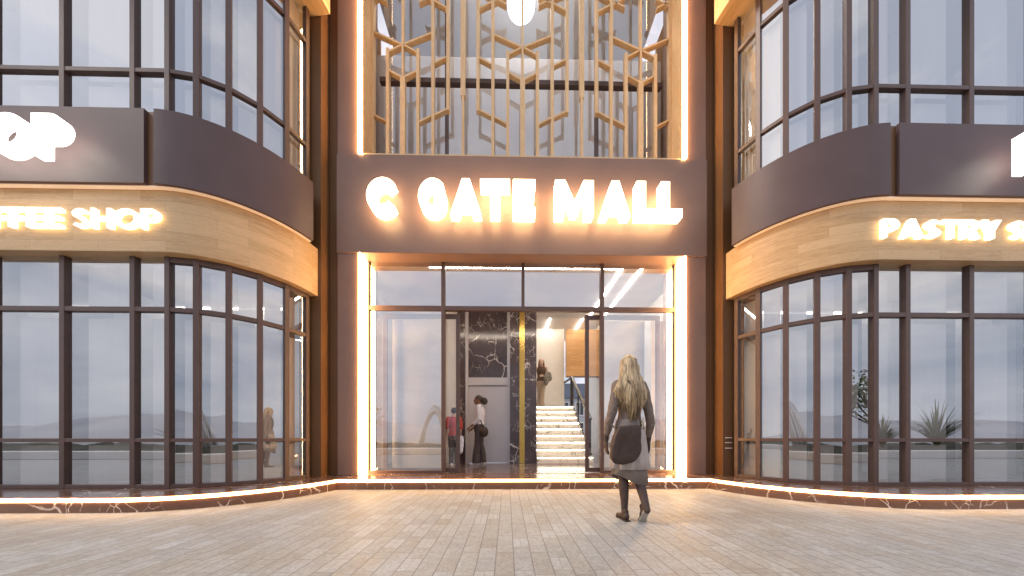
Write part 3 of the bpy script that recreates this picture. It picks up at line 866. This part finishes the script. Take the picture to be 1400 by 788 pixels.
def shoe(ankle, yaw=0, pitch=0, m=None, sole=None, parent=None, length=.235):
    """ankle: (x,y,z) of the ankle; foot points +Y; pitch>0 lifts the heel about the ball of the foot"""
    bm = bmesh.new()
    ball(bm, (0, -.035, .045), (.034, .045, .045)); ball(bm, (0, .03, .038), (.038, .065, .036)); ball(bm, (0, .105, .026), (.043, .062, .024))
    limb(bm, [(0, -.02, .09, .036), (0, -.01, .05, .036)], 10)
    bm = fuse(bm, .007, 3)
    ctr = Vector((0, .10, 0)); mt = Matrix.Translation(ctr) @ Matrix.Rotation(-pitch, 4, 'X') @ Matrix.Translation(-ctr)
    rz = Matrix.Rotation(yaw, 4, 'Z')
    full = Matrix.Translation((ankle[0], ankle[1], ankle[2])) @ rz @ mt
    bm.transform(full)
    s = obj('shoe', bm, m, parent, False, True)
    bm = bmesh.new()
    o = [(x, y) for x, y in ((-.03, -.075), (.03, -.075), (.036, -.02), (.032, .03), (.043, .09), (.036, .14), (.012, .165), (-.016, .163), (-.038, .135), (-.043, .09), (-.032, .03), (-.036, -.02))]
    prism(bm, o, [], lambda x, y, d: (x, y, d), 0.0, .014)
    box(bm, -.028, .028, -.073, -.022, -.012, 0.0) if pitch else None
    bm.transform(full); obj('sole', bm, sole or m, s, False)
    return s

# --- the woman walking up to the doors, seen from behind
AX, AY = 0.965, 3.0
wa = empty('person', (AX, AY, 0), 'person with long blond hair in grey jacket and skirt walking towards the entrance', 'person', None, R(2)); wa.scale = (.89, .94, 1)
bm = bmesh.new()
torso(bm, [(z, a*.87, b*.90) for z, a, b in TORSO])
head(bm, (-.015, .02, 1.575)); limb(bm, [(-.005, .0, 1.42, .052), (-.012, .012, 1.52, .047)])
LA = [(-.145, 0, 1.375, .050), (-.168, -.02, 1.30, .045), (-.216, -.03, 1.12, .038), (-.244, -.01, 1.00, .034), (-.256, .035, .84, .026)]
RA = [(.145, 0, 1.375, .050), (.166, -.02, 1.30, .045), (.208, -.035, 1.12, .038), (.240, -.02, 1.00, .034), (.242, .03, .82, .026)]
for A in (LA, RA): limb(bm, A)
LL = [(-.075, 0, .88, .088), (-.078, .01, .70, .078), (-.072, .015, .48, .052), (-.070, -.005, .36, .055), (-.066, -.015, .20, .039), (-.064, -.01, .085, .030)]
RL = [(.075, 0, .88, .088), (.078, -.005, .70, .078), (.076, -.03, .49, .052), (.082, -.09, .38, .055), (.088, -.16, .24, .039), (.092, -.215, .145, .031)]
for A in (LL, RL): limb(bm, A)
hand(bm, (-.256, .04, .835), (0, .10, -1), (0, -1, -.1), (1, 0, 0), .55)
hand(bm, (.242, .035, .815), (0, .10, -1), (0, -1, -.1), (-1, 0, 0), .55)
obj('body', fuse(bm, .0062, 2), SK['fair'], wa, False, True)
bm = bmesh.new()          # gloves
hand(bm, (-.256, .04, .835), (0, .10, -1), (0, -1, -.1), (1, 0, 0), .55, 1.09); limb(bm, [(-.255, .03, .87, .031), (-.256, .04, .83, .029)])
obj('glove', fuse(bm, .0062, 2), M['gloves'], wa, False, True)
bm = bmesh.new()
hand(bm, (.242, .035, .815), (0, .10, -1), (0, -1, -.1), (-1, 0, 0), .55, 1.09); limb(bm, [(.241, .022, .85, .031), (.242, .035, .81, .029)])
obj('glove', fuse(bm, .0062, 2), M['gloves'], wa, False, True)
bm = bmesh.new()          # jacket
torso(bm, [(.955, .162, .122), (1.0, .140, .110), (1.08, .122, .100), (1.15, .130, .106), (1.26, .150, .124), (1.34, .158, .114), (1.40, .136, .092), (1.44, .082, .074), (1.465, .066, .066)])
for A in (LA, RA):
    limb(bm, [(x, y, z, r + .014) for x, y, z, r in A[:-1]] + [(A[-1][0], A[-1][1] - .012, A[-1][2] + .05, .037)], 14)
obj('jacket', fuse(bm, .008, 3, .006, 16), M['jacket'], wa, False, True)
bm = bmesh.new(); loft(bm, [(0, 0, .935, .170, .130), (0, 0, .96, .168, .128), (0, 0, 1.02, .152, .116), (0, 0, 1.03, .146, .112)], 32)
obj('jacket_hem', bm, M['belt'], wa, False, True)
def pleated(rings, n, pl, seed, cut=None):
    bm = bmesh.new(); rs = []
    for z, a, b, amp in rings:
        row = []
        for k in range(n):
            t = 2*math.pi*k/n
            w = 1 + amp*math.sin(t*pl + seed) + amp*.6*math.sin(t*(pl*.47) + seed*2)
            zz = z + (cut(t)*(rings[0][0]-z)/(rings[0][0]-rings[-1][0]) if cut else 0)
            row.append(bm.verts.new((a*w*math.cos(t), b*w*math.sin(t), zz)))
        rs.append(row)
    for q in range(len(rs)-1):
        for k in range(n): bm.faces.new((rs[q][k], rs[q][(k+1) % n], rs[q+1][(k+1) % n], rs[q+1][k]))
    return bm
bm = pleated([(.99, .150, .113, 0), (.93, .168, .127, .006), (.86, .183, .142, .012), (.75, .196, .156, .025), (.64, .206, .168, .045), (.53, .220, .182, .065)], 140, 13, .4)
sk = obj('skirt', bm, M['skirt'], wa, False, True)
md = sk.modifiers.new('thick', 'SOLIDIFY'); md.thickness = .005
bm = pleated([(.70, .180, .145, .01), (.56, .192, .158, .04), (.42, .200, .168, .07)], 120, 7, 1.2, lambda t: .035*math.sin(t*2 + 1.0) - .02*math.cos(t))
us = obj('underskirt', bm, M['under'], wa, False, True); md = us.modifiers.new('thick', 'SOLIDIFY'); md.thickness = .004
bm = bmesh.new()
for A in (LL, RL): limb(bm, [(x, y, z, r + .004) for x, y, z, r in A], 16)
obj('tights', fuse(bm, .007, 2), M['tights'], wa, False, True)
shoe((-.064, -.012, 0), R(4), 0, M['leather'], M['leather'], wa)
shoe((.094, -.20, .006), R(-5), R(52), M['leather'], M['sole'], wa)
# hair: a scalp cap plus many tapering locks falling down the back
bm = bmesh.new()
ball(bm, (-.015, .004, 1.597), (.090, .104, .100), 24, 16)
for k in range(7):
    ball(bm, (-.015 + (k-3)*.026, -.085 + abs(k-3)*.010, 1.47), (.034, .034, .14))
    ball(bm, (-.012 + (k-3)*.038, -.118 + abs(k-3)*.012, 1.33), (.036, .026, .14))
hb = fuse(bm, .01, 4, .006, 30)
rng = random.Random(5)
for k in range(420):
    t = rng.uniform(-1, 1); lay = rng.random()
    a0 = t*1.55                                     # around the crown, 0 = straight back
    root = Vector((-.015 + .088*math.sin(a0), .004 - .098*math.cos(a0), 1.64 - .07*rng.random()))
    top = Vector((-.015 + .02*math.sin(a0), -.0 - .03*math.cos(a0), 1.697))
    sp = .205*t*abs(t)**.25
    out = .125 - .085*abs(t)**2 + .018*lay
    p2 = Vector((-.012 + sp*.62, -out*.92, 1.45 - .02*rng.random()))
    p3 = Vector((-.012 + sp*.93 + rng.uniform(-.012, .012), -out - .015, 1.31))
    zl = 1.02 + .20*abs(t)**1.3 + rng.uniform(-.04, .10)
    p4 = Vector((-.012 + sp*.86 + rng.uniform(-.03, .03), -out - .012 + rng.uniform(-.01, .01), (zl + 1.31)/2))
    p5 = Vector((-.012 + sp*.74 + rng.uniform(-.045, .045), -out + .012 + rng.uniform(-.012, .012), zl))
    r = rng.uniform(.004, .009)
    limb(hb, [(*top, r*.5), (*root, r), (*p2, r), (*p3, r), (*p4, r*.85), (*p5, r*.15)], 5, False)
obj('hair', hb, M['blond'], wa, False, True)
# her bag
bg = empty('handbag', (AX - .08, AY - .21, .78), 'dark brown slouchy handbag hanging at the back of the blond walker', 'handbag')
bm = bmesh.new()
bo = [(-.165, .955), (-.06, .966), (.045, .972), (.056, .86), (.058, .76), (.046, .69), (.005, .63), (-.05, .60), (-.12, .583), (-.195, .592), (-.24, .64), (-.236, .75), (-.205, .86)]
prism(bm, bo, [], lambda x, y, d: (AX + x - .03, AY + d, y), -.235, -.165)
bm = fuse(bm, .012, 8, .008, 14)
bag = obj('bag_body', bm, M['leather'], bg, True, True)
bm = bmesh.new()
limb(bm, [(AX + .03, AY - .20, .955, .008), (AX + .038, AY - .155, 1.03, .008), (AX + .03, AY - .135, 1.12, .008), (AX + .00, AY - .145, 1.28, .009), (AX - .06, AY - .12, 1.41, .009), (AX - .10, AY - .02, 1.455, .009), (AX - .11, AY + .10, 1.38, .009), (AX - .15, AY + .16, 1.2, .009), (AX - .235, AY - .02, 1.02, .009), (AX - .235, AY - .19, .95, .008)], 8)
obj('strap', bm, M['leather'], bg, True, True)
bm = bmesh.new()
for k in range(6):
    ball(bm, (AX + .034 + .006*(k % 2), AY - .215, .945 + k*.017), (.010, .006, .010), 8, 6)
obj('chain', bm, M['chain'], bg, True, True)

# --- the woman in a white shirt by the elevator, in profile facing left (local +Y = her front)
BX = px2x(655.5, 7.1); BY = 7.10
wb = empty('person', (BX, BY, F4), 'person in a white shirt and dark flared trousers standing before the elevator', 'person', None, R(90))
bm = bmesh.new(); torso(bm)
head(bm, (0, .035, 1.575)); limb(bm, [(0, 0, 1.42, .050), (0, .02, 1.52, .046)])
bl_ = [(-.165, 0, 1.375, .048), (-.19, -.01, 1.22, .042), (-.20, -.01, 1.10, .036), (-.175, .10, 1.00, .032), (-.13, .19, .93, .024)]
br_ = [(.165, 0, 1.375, .048), (.19, -.02, 1.22, .042), (.195, -.03, 1.10, .036), (.18, .08, .98, .032), (.15, .17, .90, .024)]
for A in (bl_, br_): limb(bm, A)
hand(bm, (-.13, .19, .93), (.15, .85, -.45), (.9, .1, .2), (0, .3, -1), .9); hand(bm, (.15, .17, .90), (-.15, .85, -.45), (-.9, .1, .2), (0, .3, -1), .9)
bL = [(-.08, 0, .88, .09), (-.082, .04, .48, .055), (-.08, .08, .09, .036)]; bR = [(.08, 0, .88, .09), (.08, -.02, .48, .055), (.08, -.06, .09, .036)]
for A in (bL, bR): limb(bm, A)
obj('body', fuse(bm, .008, 2), SK['brown'], wb, False, True); eyes(wb, (0, .035, 1.575), M['eyew'], M['iris'])
bm = bmesh.new()
torso(bm, [(.98, .165, .128), (1.06, .140, .112), (1.15, .148, .118), (1.26, .164, .13), (1.34, .174, .118), (1.40, .150, .092), (1.44, .08, .07), (1.465, .062, .06)])
for A in (bl_, br_): limb(bm, [(x, y, z, r + .016) for x, y, z, r in A[:3]] + [(*A[3][:3], A[3][3] + .012)], 12)
obj('shirt', fuse(bm, .01, 3, .006, 16), M['shirt'], wb, False, True)
bm = bmesh.new()
torso(bm, [(.80, .168, .125), (.88, .178, .128), (.97, .160, .115), (1.02, .145, .108)])
for s, A in ((-1, bL), (1, bR)):
    limb(bm, [(A[0][0], A[0][1], .86, .10), (A[1][0], A[1][1], .50, .078), (A[2][0], A[2][1] - .01, .25, .082), (A[2][0], A[2][1] - .005, .055, .098)], 14, False)
obj('trousers', fuse(bm, .01, 3, .006, 12), M['trousers'], wb, False, True)
shoe((-.08, .08, 0), 0, 0, M['shirt'], M['sole'], wb); shoe((.08, -.06, 0), 0, 0, M['shirt'], M['sole'], wb)
bm = bmesh.new(); ball(bm, (0, .012, 1.605), (.084, .100, .088), 18, 12); ball(bm, (0, -.118, 1.545), (.088, .085, .088), 18, 12)
hbm = fuse(bm, .009, 2, .008, 45); obj('hair', hbm, M['darkhair'], wb, False, True)
sb = empty('shoulder_bag', (BX + .10, BY - .2, F4 + .8), 'dark shoulder bag on a strap behind the white shirted person', 'bag')
bm = bmesh.new(); ball(bm, (BX + .13, BY - .185, F4 + .80), (.10, .05, .13), 18, 12); obj('bag_body', fuse(bm, .01, 3, .005, 20), M['leather'], sb, True, True)
bm = bmesh.new()
limb(bm, [(BX + .10, BY - .20, F4 + .92, .012), (BX + .02, BY - .175, F4 + 1.15, .013), (BX - .045, BY - .155, F4 + 1.36, .013), (BX - .01, BY - .11, F4 + 1.425, .013), (BX + .06, BY - .10, F4 + 1.40, .013)], 8)
obj('strap', bm, M['leather'], sb, True, True)

# --- the woman at the stair head, facing the camera (local +Y turned to -Y)
CX, CY, CZ = px2x(740, 10.15), 10.12, zt
wc = empty('person', (CX, CY, CZ), 'person in a brown sleeveless top and beige trousers at the top of the stairs', 'person', None, R(180))
bm = bmesh.new(); torso(bm)
head(bm, (0, .025, 1.575)); limb(bm, [(0, 0, 1.42, .050), (0, .015, 1.52, .046)])
cl = [(-.165, 0, 1.375, .046), (-.195, 0, 1.22, .040), (-.20, .02, 1.10, .034), (-.15, .13, 1.06, .030), (-.06, .19, 1.06, .023)]
cr = [(.165, 0, 1.375, .046), (.20, -.02, 1.22, .040), (.215, -.02, 1.08, .034), (.225, .02, .95, .029), (.23, .05, .84, .023)]
for A in (cl, cr): limb(bm, A)
hand(bm, (-.06, .19, 1.06), (1, .1, 0), (0, .2, -1), (0, -1, 0), .9); hand(bm, (.23, .05, .84), (0, .1, -1), (0, -1, 0), (-1, 0, 0), .5)
cL = [(-.08, 0, .88, .09), (-.04, .07, .48, .055), (-.005, .10, .09, .036)]; cR = [(.08, 0, .88, .09), (.06, -.01, .48, .055), (.06, -.12, .10, .036)]
for A in (cL, cR): limb(bm, A)
obj('body', fuse(bm, .008, 2), SK['fair'], wc, False, True); eyes(wc, (0, .025, 1.575), M['eyew'], M['iris'])
bm = bmesh.new()
torso(bm, [(.90, .172, .130), (.97, .158, .116), (1.06, .136, .106), (1.15, .144, .115), (1.26, .162, .13), (1.34, .168, .115), (1.40, .140, .088), (1.43, .082, .068)])
obj('top', fuse(bm, .01, 3, .005, 16), M['top'], wc, False, True)
bm = bmesh.new(); torso(bm, [(.80, .166, .124), (.88, .174, .126), (.95, .158, .113)])
for s, A in ((-1, cL), (1, cR)):
    limb(bm, [(A[0][0], A[0][1], .86, .098), (A[1][0], A[1][1], .50, .072), (A[2][0], A[2][1] - .01, .25, .080), (A[2][0]*1.2, A[2][1] - .005, .05, .105)], 14, False)
obj('trousers', fuse(bm, .01, 3, .006, 12), M['beige'], wc, False, True)
shoe((-.005, .10, 0), 0, 0, M['leather'], M['leather'], wc); shoe((.06, -.12, 0), 0, 0, M['leather'], M['leather'], wc)
bm = bmesh.new(); ball(bm, (0, -.012, 1.605), (.088, .098, .092), 18, 12)
for s in (-1, 1): limb(bm, [(s*.07, .01, 1.60, .030), (s*.088, .015, 1.48, .034), (s*.095, .045, 1.36, .022)], 10)
limb(bm, [(0, -.075, 1.58, .07), (0, -.085, 1.45, .075), (0, -.09, 1.36, .05)], 12)
obj('hair', fuse(bm, .009, 2, .006, 40), M['auburn'], wc, False, True)
ct = empty('coat', (CX + .2, CY - .15, CZ + .95), 'grey fur coat draped over the arm of the person on the stairs', 'coat')
bm = bmesh.new()
limb(bm, [(CX + .20, CY - .10, CZ + 1.13, .10), (CX + .16, CY - .16, CZ + .95, .10), (CX + .14, CY - .17, CZ + .78, .06)], 12)
limb(bm, [(CX + .24, CY - .12, CZ + 1.10, .09), (CX + .27, CY - .14, CZ + .98, .08)], 12)
obj('coat_body', fuse(bm, .012, 2, .03, 22), M['coatm'], ct, True, True)

# --- the person half hidden by the left door stile
DX, DY = px2x(621, 6.75), 6.75
wd = empty('person', (DX, DY, F4), 'person in red half hidden behind the left sliding door edge', 'person', None, R(20))
KS = .80
bm = bmesh.new(); torso(bm); head(bm, (0, .02, 1.575)); limb(bm, [(0, 0, 1.42, .05), (0, .012, 1.52, .046)])
dl = [(-.165, 0, 1.375, .046), (-.20, -.01, 1.12, .035), (-.20, .06, .88, .024)]; dr_ = [(.165, 0, 1.375, .046), (.20, -.01, 1.12, .035), (.20, .06, .88, .024)]
for A in (dl, dr_): limb(bm, A)
hand(bm, (-.20, .06, .88), (0, .1, -1), (0, -1, 0), (1, 0, 0), .8); hand(bm, (.20, .06, .88), (0, .1, -1), (0, -1, 0), (-1, 0, 0), .8)
for s in (-1, 1): limb(bm, [(s*.08, 0, .88, .09), (s*.08, .01, .48, .055), (s*.08, 0, .09, .036)])
bm = fuse(bm, .009, 2); bm.transform(Matrix.Scale(KS, 4)); obj('body', bm, SK['fair'], wd, False, True)
bm = bmesh.new(); torso(bm, [(.86, .175, .13), (.97, .160, .118), (1.06, .138, .108), (1.15, .146, .116), (1.26, .164, .13), (1.34, .172, .118), (1.40, .145, .09), (1.43, .08, .068)])
for A in (dl, dr_): limb(bm, [(x, y, z, r + .016) for x, y, z, r in A[:2]], 12)
bm = fuse(bm, .01, 3, .005, 16); bm.transform(Matrix.Scale(KS, 4)); obj('shirt', bm, M['redm'], wd, False, True)
bm = bmesh.new(); torso(bm, [(.80, .166, .124), (.88, .174, .126), (.93, .162, .116)])
for s in (-1, 1): limb(bm, [(s*.08, 0, .86, .098), (s*.08, .01, .5, .075), (s*.08, 0, .07, .07)], 14, False)
bm = fuse(bm, .01, 3, .005, 12); bm.transform(Matrix.Scale(KS, 4)); obj('trousers', bm, M['trousers'], wd, False, True)
bm = bmesh.new(); ball(bm, (0, -.01, 1.605), (.088, .100, .092)); bm = fuse(bm, .01, 2, .005, 30); bm.transform(Matrix.Scale(KS, 4)); obj('hair', bm, M['darkhair'], wd, False, True)
for s in (-1, 1): shoe((s*.066, 0, 0), 0, 0, M['shirt'], M['sole'], wd)
tb = empty('tote_bag', (DX + .12, DY - .12, F4 + .3), 'white cloth bag carried beside the half hidden person in red', 'bag')
bm = bmesh.new(); loft(bm, [(DX + .145, DY - .11, F4 + .30, .055, .03), (DX + .150, DY - .11, F4 + .36, .07, .04), (DX + .17, DY - .11, F4 + .56, .075, .035), (DX + .175, DY - .11, F4 + .70, .06, .02)], 18)
obj('bag_body', fuse(bm, .01, 3, .010, 20), M['pinkbag'], tb, True, True)
bm = bmesh.new(); limb(bm, [(DX + .14, DY - .10, F4 + .68, .008), (DX + .17, DY + .02, F4 + .72, .008), (DX + .21, DY - .10, F4 + .68, .008)], 8); obj('strap', bm, M['pinkbag'], tb, True, True)

# ------------------------------------------------------------------ the square behind the camera (seen mirrored in the glass)
kb = tag(obj('low_wall', bevel(bbox(-60, 60, -3.9, -3.4, 0, .31), .02), plain('white_stone', (.78, .76, .74), (.72, .70, .68), 1.2, .7)), 'long low white stone wall edging the planting bed behind the square', 'wall')
M['leaf'] = plain('leaf_green', (.055, .085, .025), (.10, .115, .04), 3, .6)
M['soil'] = plain('dark_ground_cover', (.030, .034, .022), (.055, .05, .03), 5, .9, 0, .4)
bm = bmesh.new()
rng = random.Random(3)
nx, ny = 240, 7
grid = [[bm.verts.new((-60 + 120*i/nx, -3.92 - j*.55, (.26 if j == 0 else .42 + .34*noise.noise(Vector((i*.5, j*.9, 0)))) )) for i in range(nx+1)] for j in range(ny)]
for j in range(ny-1):
    for i in range(nx): bm.faces.new((grid[j][i], grid[j][i+1], grid[j+1][i+1], grid[j+1][i]))
tag(obj('planting_bed', bm, M['soil'], None, True, True), kind='stuff')
def spiky(x, y, h, label, seed):
    rg = random.Random(seed)
    e = empty('spiky_plant', (x, y, .4), label, 'plant', 'spiky plants in the bed behind the square')
    bm = bmesh.new()
    for k in range(90):
        a = rg.uniform(0, 6.283); lean = rg.uniform(.1, 1.0); l = h*rg.uniform(.6, 1.05)
        d = Vector((math.cos(a), math.sin(a), 0)); side = Vector((-d.y, d.x, 0)); prev = None
        for q in range(6):
            t = q/5
            p = Vector((x, y, .4)) + d*(l*lean*.75*t**1.3) + Vector((0, 0, l*(t - lean*.55*t*t)))
            w = .035*(1 - t)**.7 + .002
            row = (bm.verts.new(p + side*w), bm.verts.new(p + Vector((0, 0, -w*.5))), bm.verts.new(p - side*w))
            if prev:
                bm.faces.new((prev[0], prev[1], row[1], row[0])); bm.faces.new((prev[1], prev[2], row[2], row[1]))
            prev = row
    obj('leaves', bm, M['leaf'], e)
    bm = bmesh.new(); limb(bm, [(x, y, .2, .09), (x + .02, y, .65, .06)], 10); obj('stem', bm, M['soil'], e, True, True)
spiky(18.8, -4.7, 2.4, 'tall spiky green plant rising from the bed by the right wing reflection', 1)
spiky(16.2, -4.6, 1.6, 'shorter arching green plant beside the tallest spiky one', 2)
spiky(-14.5, -4.9, 1.5, 'arching green plant alone at the left end of the bed', 3)
# hills across the horizon and two trees beyond the bed
M['hill'] = plain('hazed_hill', (.36, .37, .41), (.46, .46, .49), .03, .95)  # distance haze mixed into the pale hill colour
bm = bmesh.new(); rows = []
for j in range(6):
    row = []
    for i in range(161):
        x = -500 + 1000*i/160; q = (0, .35, .75, 1, .7, 0)[j]
        h = 26 + 22*noise.noise(Vector((x*.006, 3.1, 0))) + 9*noise.noise(Vector((x*.02, 7, 0))) + 4*noise.noise(Vector((x*.06, j*2.0, 1)))
        row.append(bm.verts.new((x, -170 - 26*j, max(0, h*q*.62) - .5)))
    rows.append(row)
for j in range(5):
    for i in range(160): bm.faces.new((rows[j][i], rows[j][i+1], rows[j+1][i+1], rows[j+1][i]))
tag(obj('hills', bm, M['hill'], None, True, True), kind='structure')
M['bark'] = plain('bark', (.12, .085, .06), (.08, .055, .04), 8, .9, 0, .3)
def tree(x, y, h, label, seed):
    rg = random.Random(seed)
    e = empty('leafy_tree', (x, y, .3), label, 'tree')
    bm = bmesh.new(); tips = []
    limb(bm, [(x, y, .2, .13), (x + .05, y, h*.3, .10), (x, y + .05, h*.55, .06)], 10)
    for k in range(9):
        a = rg.uniform(0, 6.28); z0 = h*rg.uniform(.32, .55)
        p = Vector((x + math.cos(a)*h*.22*rg.uniform(.7, 1.2), y + math.sin(a)*h*.22, z0 + h*rg.uniform(.12, .4)))
        limb(bm, [(x, y, z0, .04), (*p, .015)], 6); tips.append(p)
    obj('trunk', bm, M['bark'], e, True, True)
    bm = bmesh.new()
    for p in tips + [Vector((x, y, h*.8))]:
        for k in range(170):
            c = p + Vector((rg.gauss(0, 1), rg.gauss(0, 1), rg.gauss(0, .75)))*h*.085
            u = Vector((rg.gauss(0, 1), rg.gauss(0, 1), rg.gauss(0, 1))).normalized(); v = u.orthogonal().normalized()
            l = rg.uniform(.05, .09)
            bm.faces.new([bm.verts.new(c + u*l*a_ + v*l*.55*b_) for a_, b_ in ((-1, 0), (0, -1), (1, 0), (0, 1))])
    obj('crown', bm, M['leaf'], e)
tree(12.2, -6.2, 3.9, 'leafy green tree mirrored in the curve of the right wing', 21)
tree(-10.5, -9.5, 3.4, 'smaller leafy tree mirrored in the left wing windows', 22)
# fountain arch mirrored in the left entrance pane
fo = empty('fountain', (-4.6, -7.2, 0), 'white arched fountain jets mirrored in the left entrance pane', 'fountain')
M['water'] = plain('white_water', (.85, .87, .90), (.75, .78, .82), 9, .25)
bm = bmesh.new(); rng = random.Random(8)
for k in range(26):
    y = -7.2 + rng.uniform(-.25, .25); w = rng.uniform(1.5, 2.1); h = rng.uniform(2.2, 2.7); x0 = -5.6 + rng.uniform(-.1, .1)
    limb(bm, [(x0 + w*t/10, y, .35 + 4*h*(t/10)*(1 - t/10)*(1 - .12*t/10), .018 + .004*t) for t in range(11)], 5, False)
obj('jets', bm, M['water'], fo, True, True)
bm = bmesh.new(); loft(bm, [(-4.6, -7.2, 0, 1.9, 1.2), (-4.6, -7.2, .35, 1.95, 1.25), (-4.6, -7.2, .36, 1.8, 1.1)], 40); obj('basin', bm, M['white'], fo)

# townhouse beyond the lobby's rear glazing
th = empty('townhouse', (12, 40, 0), 'pale grey townhouse with a slate mansard roof glimpsed through the rear of the lobby', 'building')
M['house'] = plain('pale_render', (.50, .50, .52), (.44, .44, .47), .6, .8); M['slate'] = plain('slate_roof', (.10, .12, .16), (.08, .095, .13), 2, .6)
M['wing'] = plain('dark_window', (.06, .07, .09), (.04, .05, .06), 2, .15)
obj('wall', bbox(4, 26, 40, 50, 0, 6.2), M['house'], th)
bm = bmesh.new(); prism(bm, [(39.7, 6.2), (50.3, 6.2), (49, 8.4), (41, 8.4)], [], lambda a, b, d: (d, a, b), 3.7, 26.3); obj('roof', bm, M['slate'], th)
for k in range(10):
    for z in (1.0, 3.8):
        x0 = 4.9 + k*2.1
        bm = bmesh.new(); box(bm, x0, x0 + 1.2, 39.93, 39.998, z, z + 1.9); w = obj('window', bm, M['white'], th)
        bm = bmesh.new(); box(bm, x0 + .12, x0 + .56, 39.915, 39.935, z + .12, z + 1.78); box(bm, x0 + .64, x0 + 1.08, 39.915, 39.935, z + .12, z + 1.78); obj('pane', bm, M['wing'], w)

# ------------------------------------------------------------------ camera
cd = bpy.data.cameras.new('camera'); cam = link(bpy.data.objects.new('camera', cd))
cam.location = (-.30, 0, .85); cam.rotation_euler = (R(90), 0, R(-1.0))
cd.sensor_width = 36; cd.lens = 36*400/1400; cd.shift_y = 204/1400; cd.clip_end = 2000; cd.clip_start = .05
scene.camera = cam

# ------------------------------------------------------------------ sky and sun
SUN_EL, SUN_AZ = 42, -96      # azimuth of the direction towards the sun, from +Y clockwise
w = bpy.data.worlds.new('World'); scene.world = w; w.use_nodes = True
nt = w.node_tree; bgn = nt.nodes['Background']
sky = nt.nodes.new('ShaderNodeTexSky'); sky.sky_type = 'NISHITA'; sky.sun_disc = False
sky.sun_elevation = R(SUN_EL); sky.sun_rotation = R(SUN_AZ); sky.air_density = 1.0; sky.dust_density = 1.6; sky.ozone_density = 1.5
tc = nt.nodes.new('ShaderNodeTexCoord'); sep = nt.nodes.new('ShaderNodeSeparateXYZ'); nt.links.new(tc.outputs['Generated'], sep.inputs[0])
mp = nt.nodes.new('ShaderNodeMapping'); mp.inputs['Scale'].default_value = (1.0, 1.0, 2.6); nt.links.new(tc.outputs['Generated'], mp.inputs['Vector'])
n1 = tex_noise(nt, mp.outputs['Vector'], 2.3, 8, .6, .35)
wis = ramp(nt, n1, [(.47, (0, 0, 0)), (.60, (1, 1, 1))])
n2 = tex_noise(nt, mp.outputs['Vector'], 3.4, 7, .6, .2)
hb_ = math_n(nt, 'ADD', sep.outputs['Z'], math_n(nt, 'MULTIPLY', math_n(nt, 'SUBTRACT', n2, .5), .42))
bank = ramp(nt, hb_, [(.30, (1, 1, 1)), (.37, (0, 0, 0))])
edge = ramp(nt, hb_, [(.25, (0, 0, 0)), (.32, (1, 1, 1)), (.41, (0, 0, 0))])
c = mixc(nt, .6, sky.outputs['Color'], (8.1, 8.2, 9.3))
c = mixc(nt, math_n(nt, 'MULTIPLY', wis, .5), c, (10.6, 10.0, 9.8))
bankc = ramp(nt, n1, [(.35, (.42, .46, .55)), (.62, (.85, .82, .82))])
bankc = mixc(nt, 1.0, bankc, (7.2, 7.5, 8.2), 'MULTIPLY')
c = mixc(nt, math_n(nt, 'MULTIPLY', bank, .85), c, bankc)
c = mixc(nt, math_n(nt, 'MULTIPLY', edge, .45), c, (11, 9.6, 8.8))
nt.links.new(c, bgn.inputs['Color']); bgn.inputs['Strength'].default_value = .12
sl = bpy.data.lights.new('sun', 'SUN'); so = link(bpy.data.objects.new('sun', sl))
sl.energy = 1.2; sl.angle = R(14); sl.color = (1, .91, .80)
d = Vector((math.sin(R(SUN_AZ))*math.cos(R(SUN_EL)), math.cos(R(SUN_AZ))*math.cos(R(SUN_EL)), math.sin(R(SUN_EL))))
so.rotation_euler = d.to_track_quat('Z', 'Y').to_euler(); so.location = (-20, -20, 20)

vs = scene.view_settings; vs.view_transform = 'Standard'; vs.look = 'None'; vs.gamma = 1; vs.exposure = 0.30; vs.use_curve_mapping = False
cy = scene.cycles
cy.max_bounces = 9; cy.diffuse_bounces = 4; cy.glossy_bounces = 5; cy.transparent_max_bounces = 32; cy.transmission_bounces = 6
cy.use_denoising = True; cy.sample_clamp_indirect = 6; cy.caustics_reflective = False; cy.caustics_refractive = False
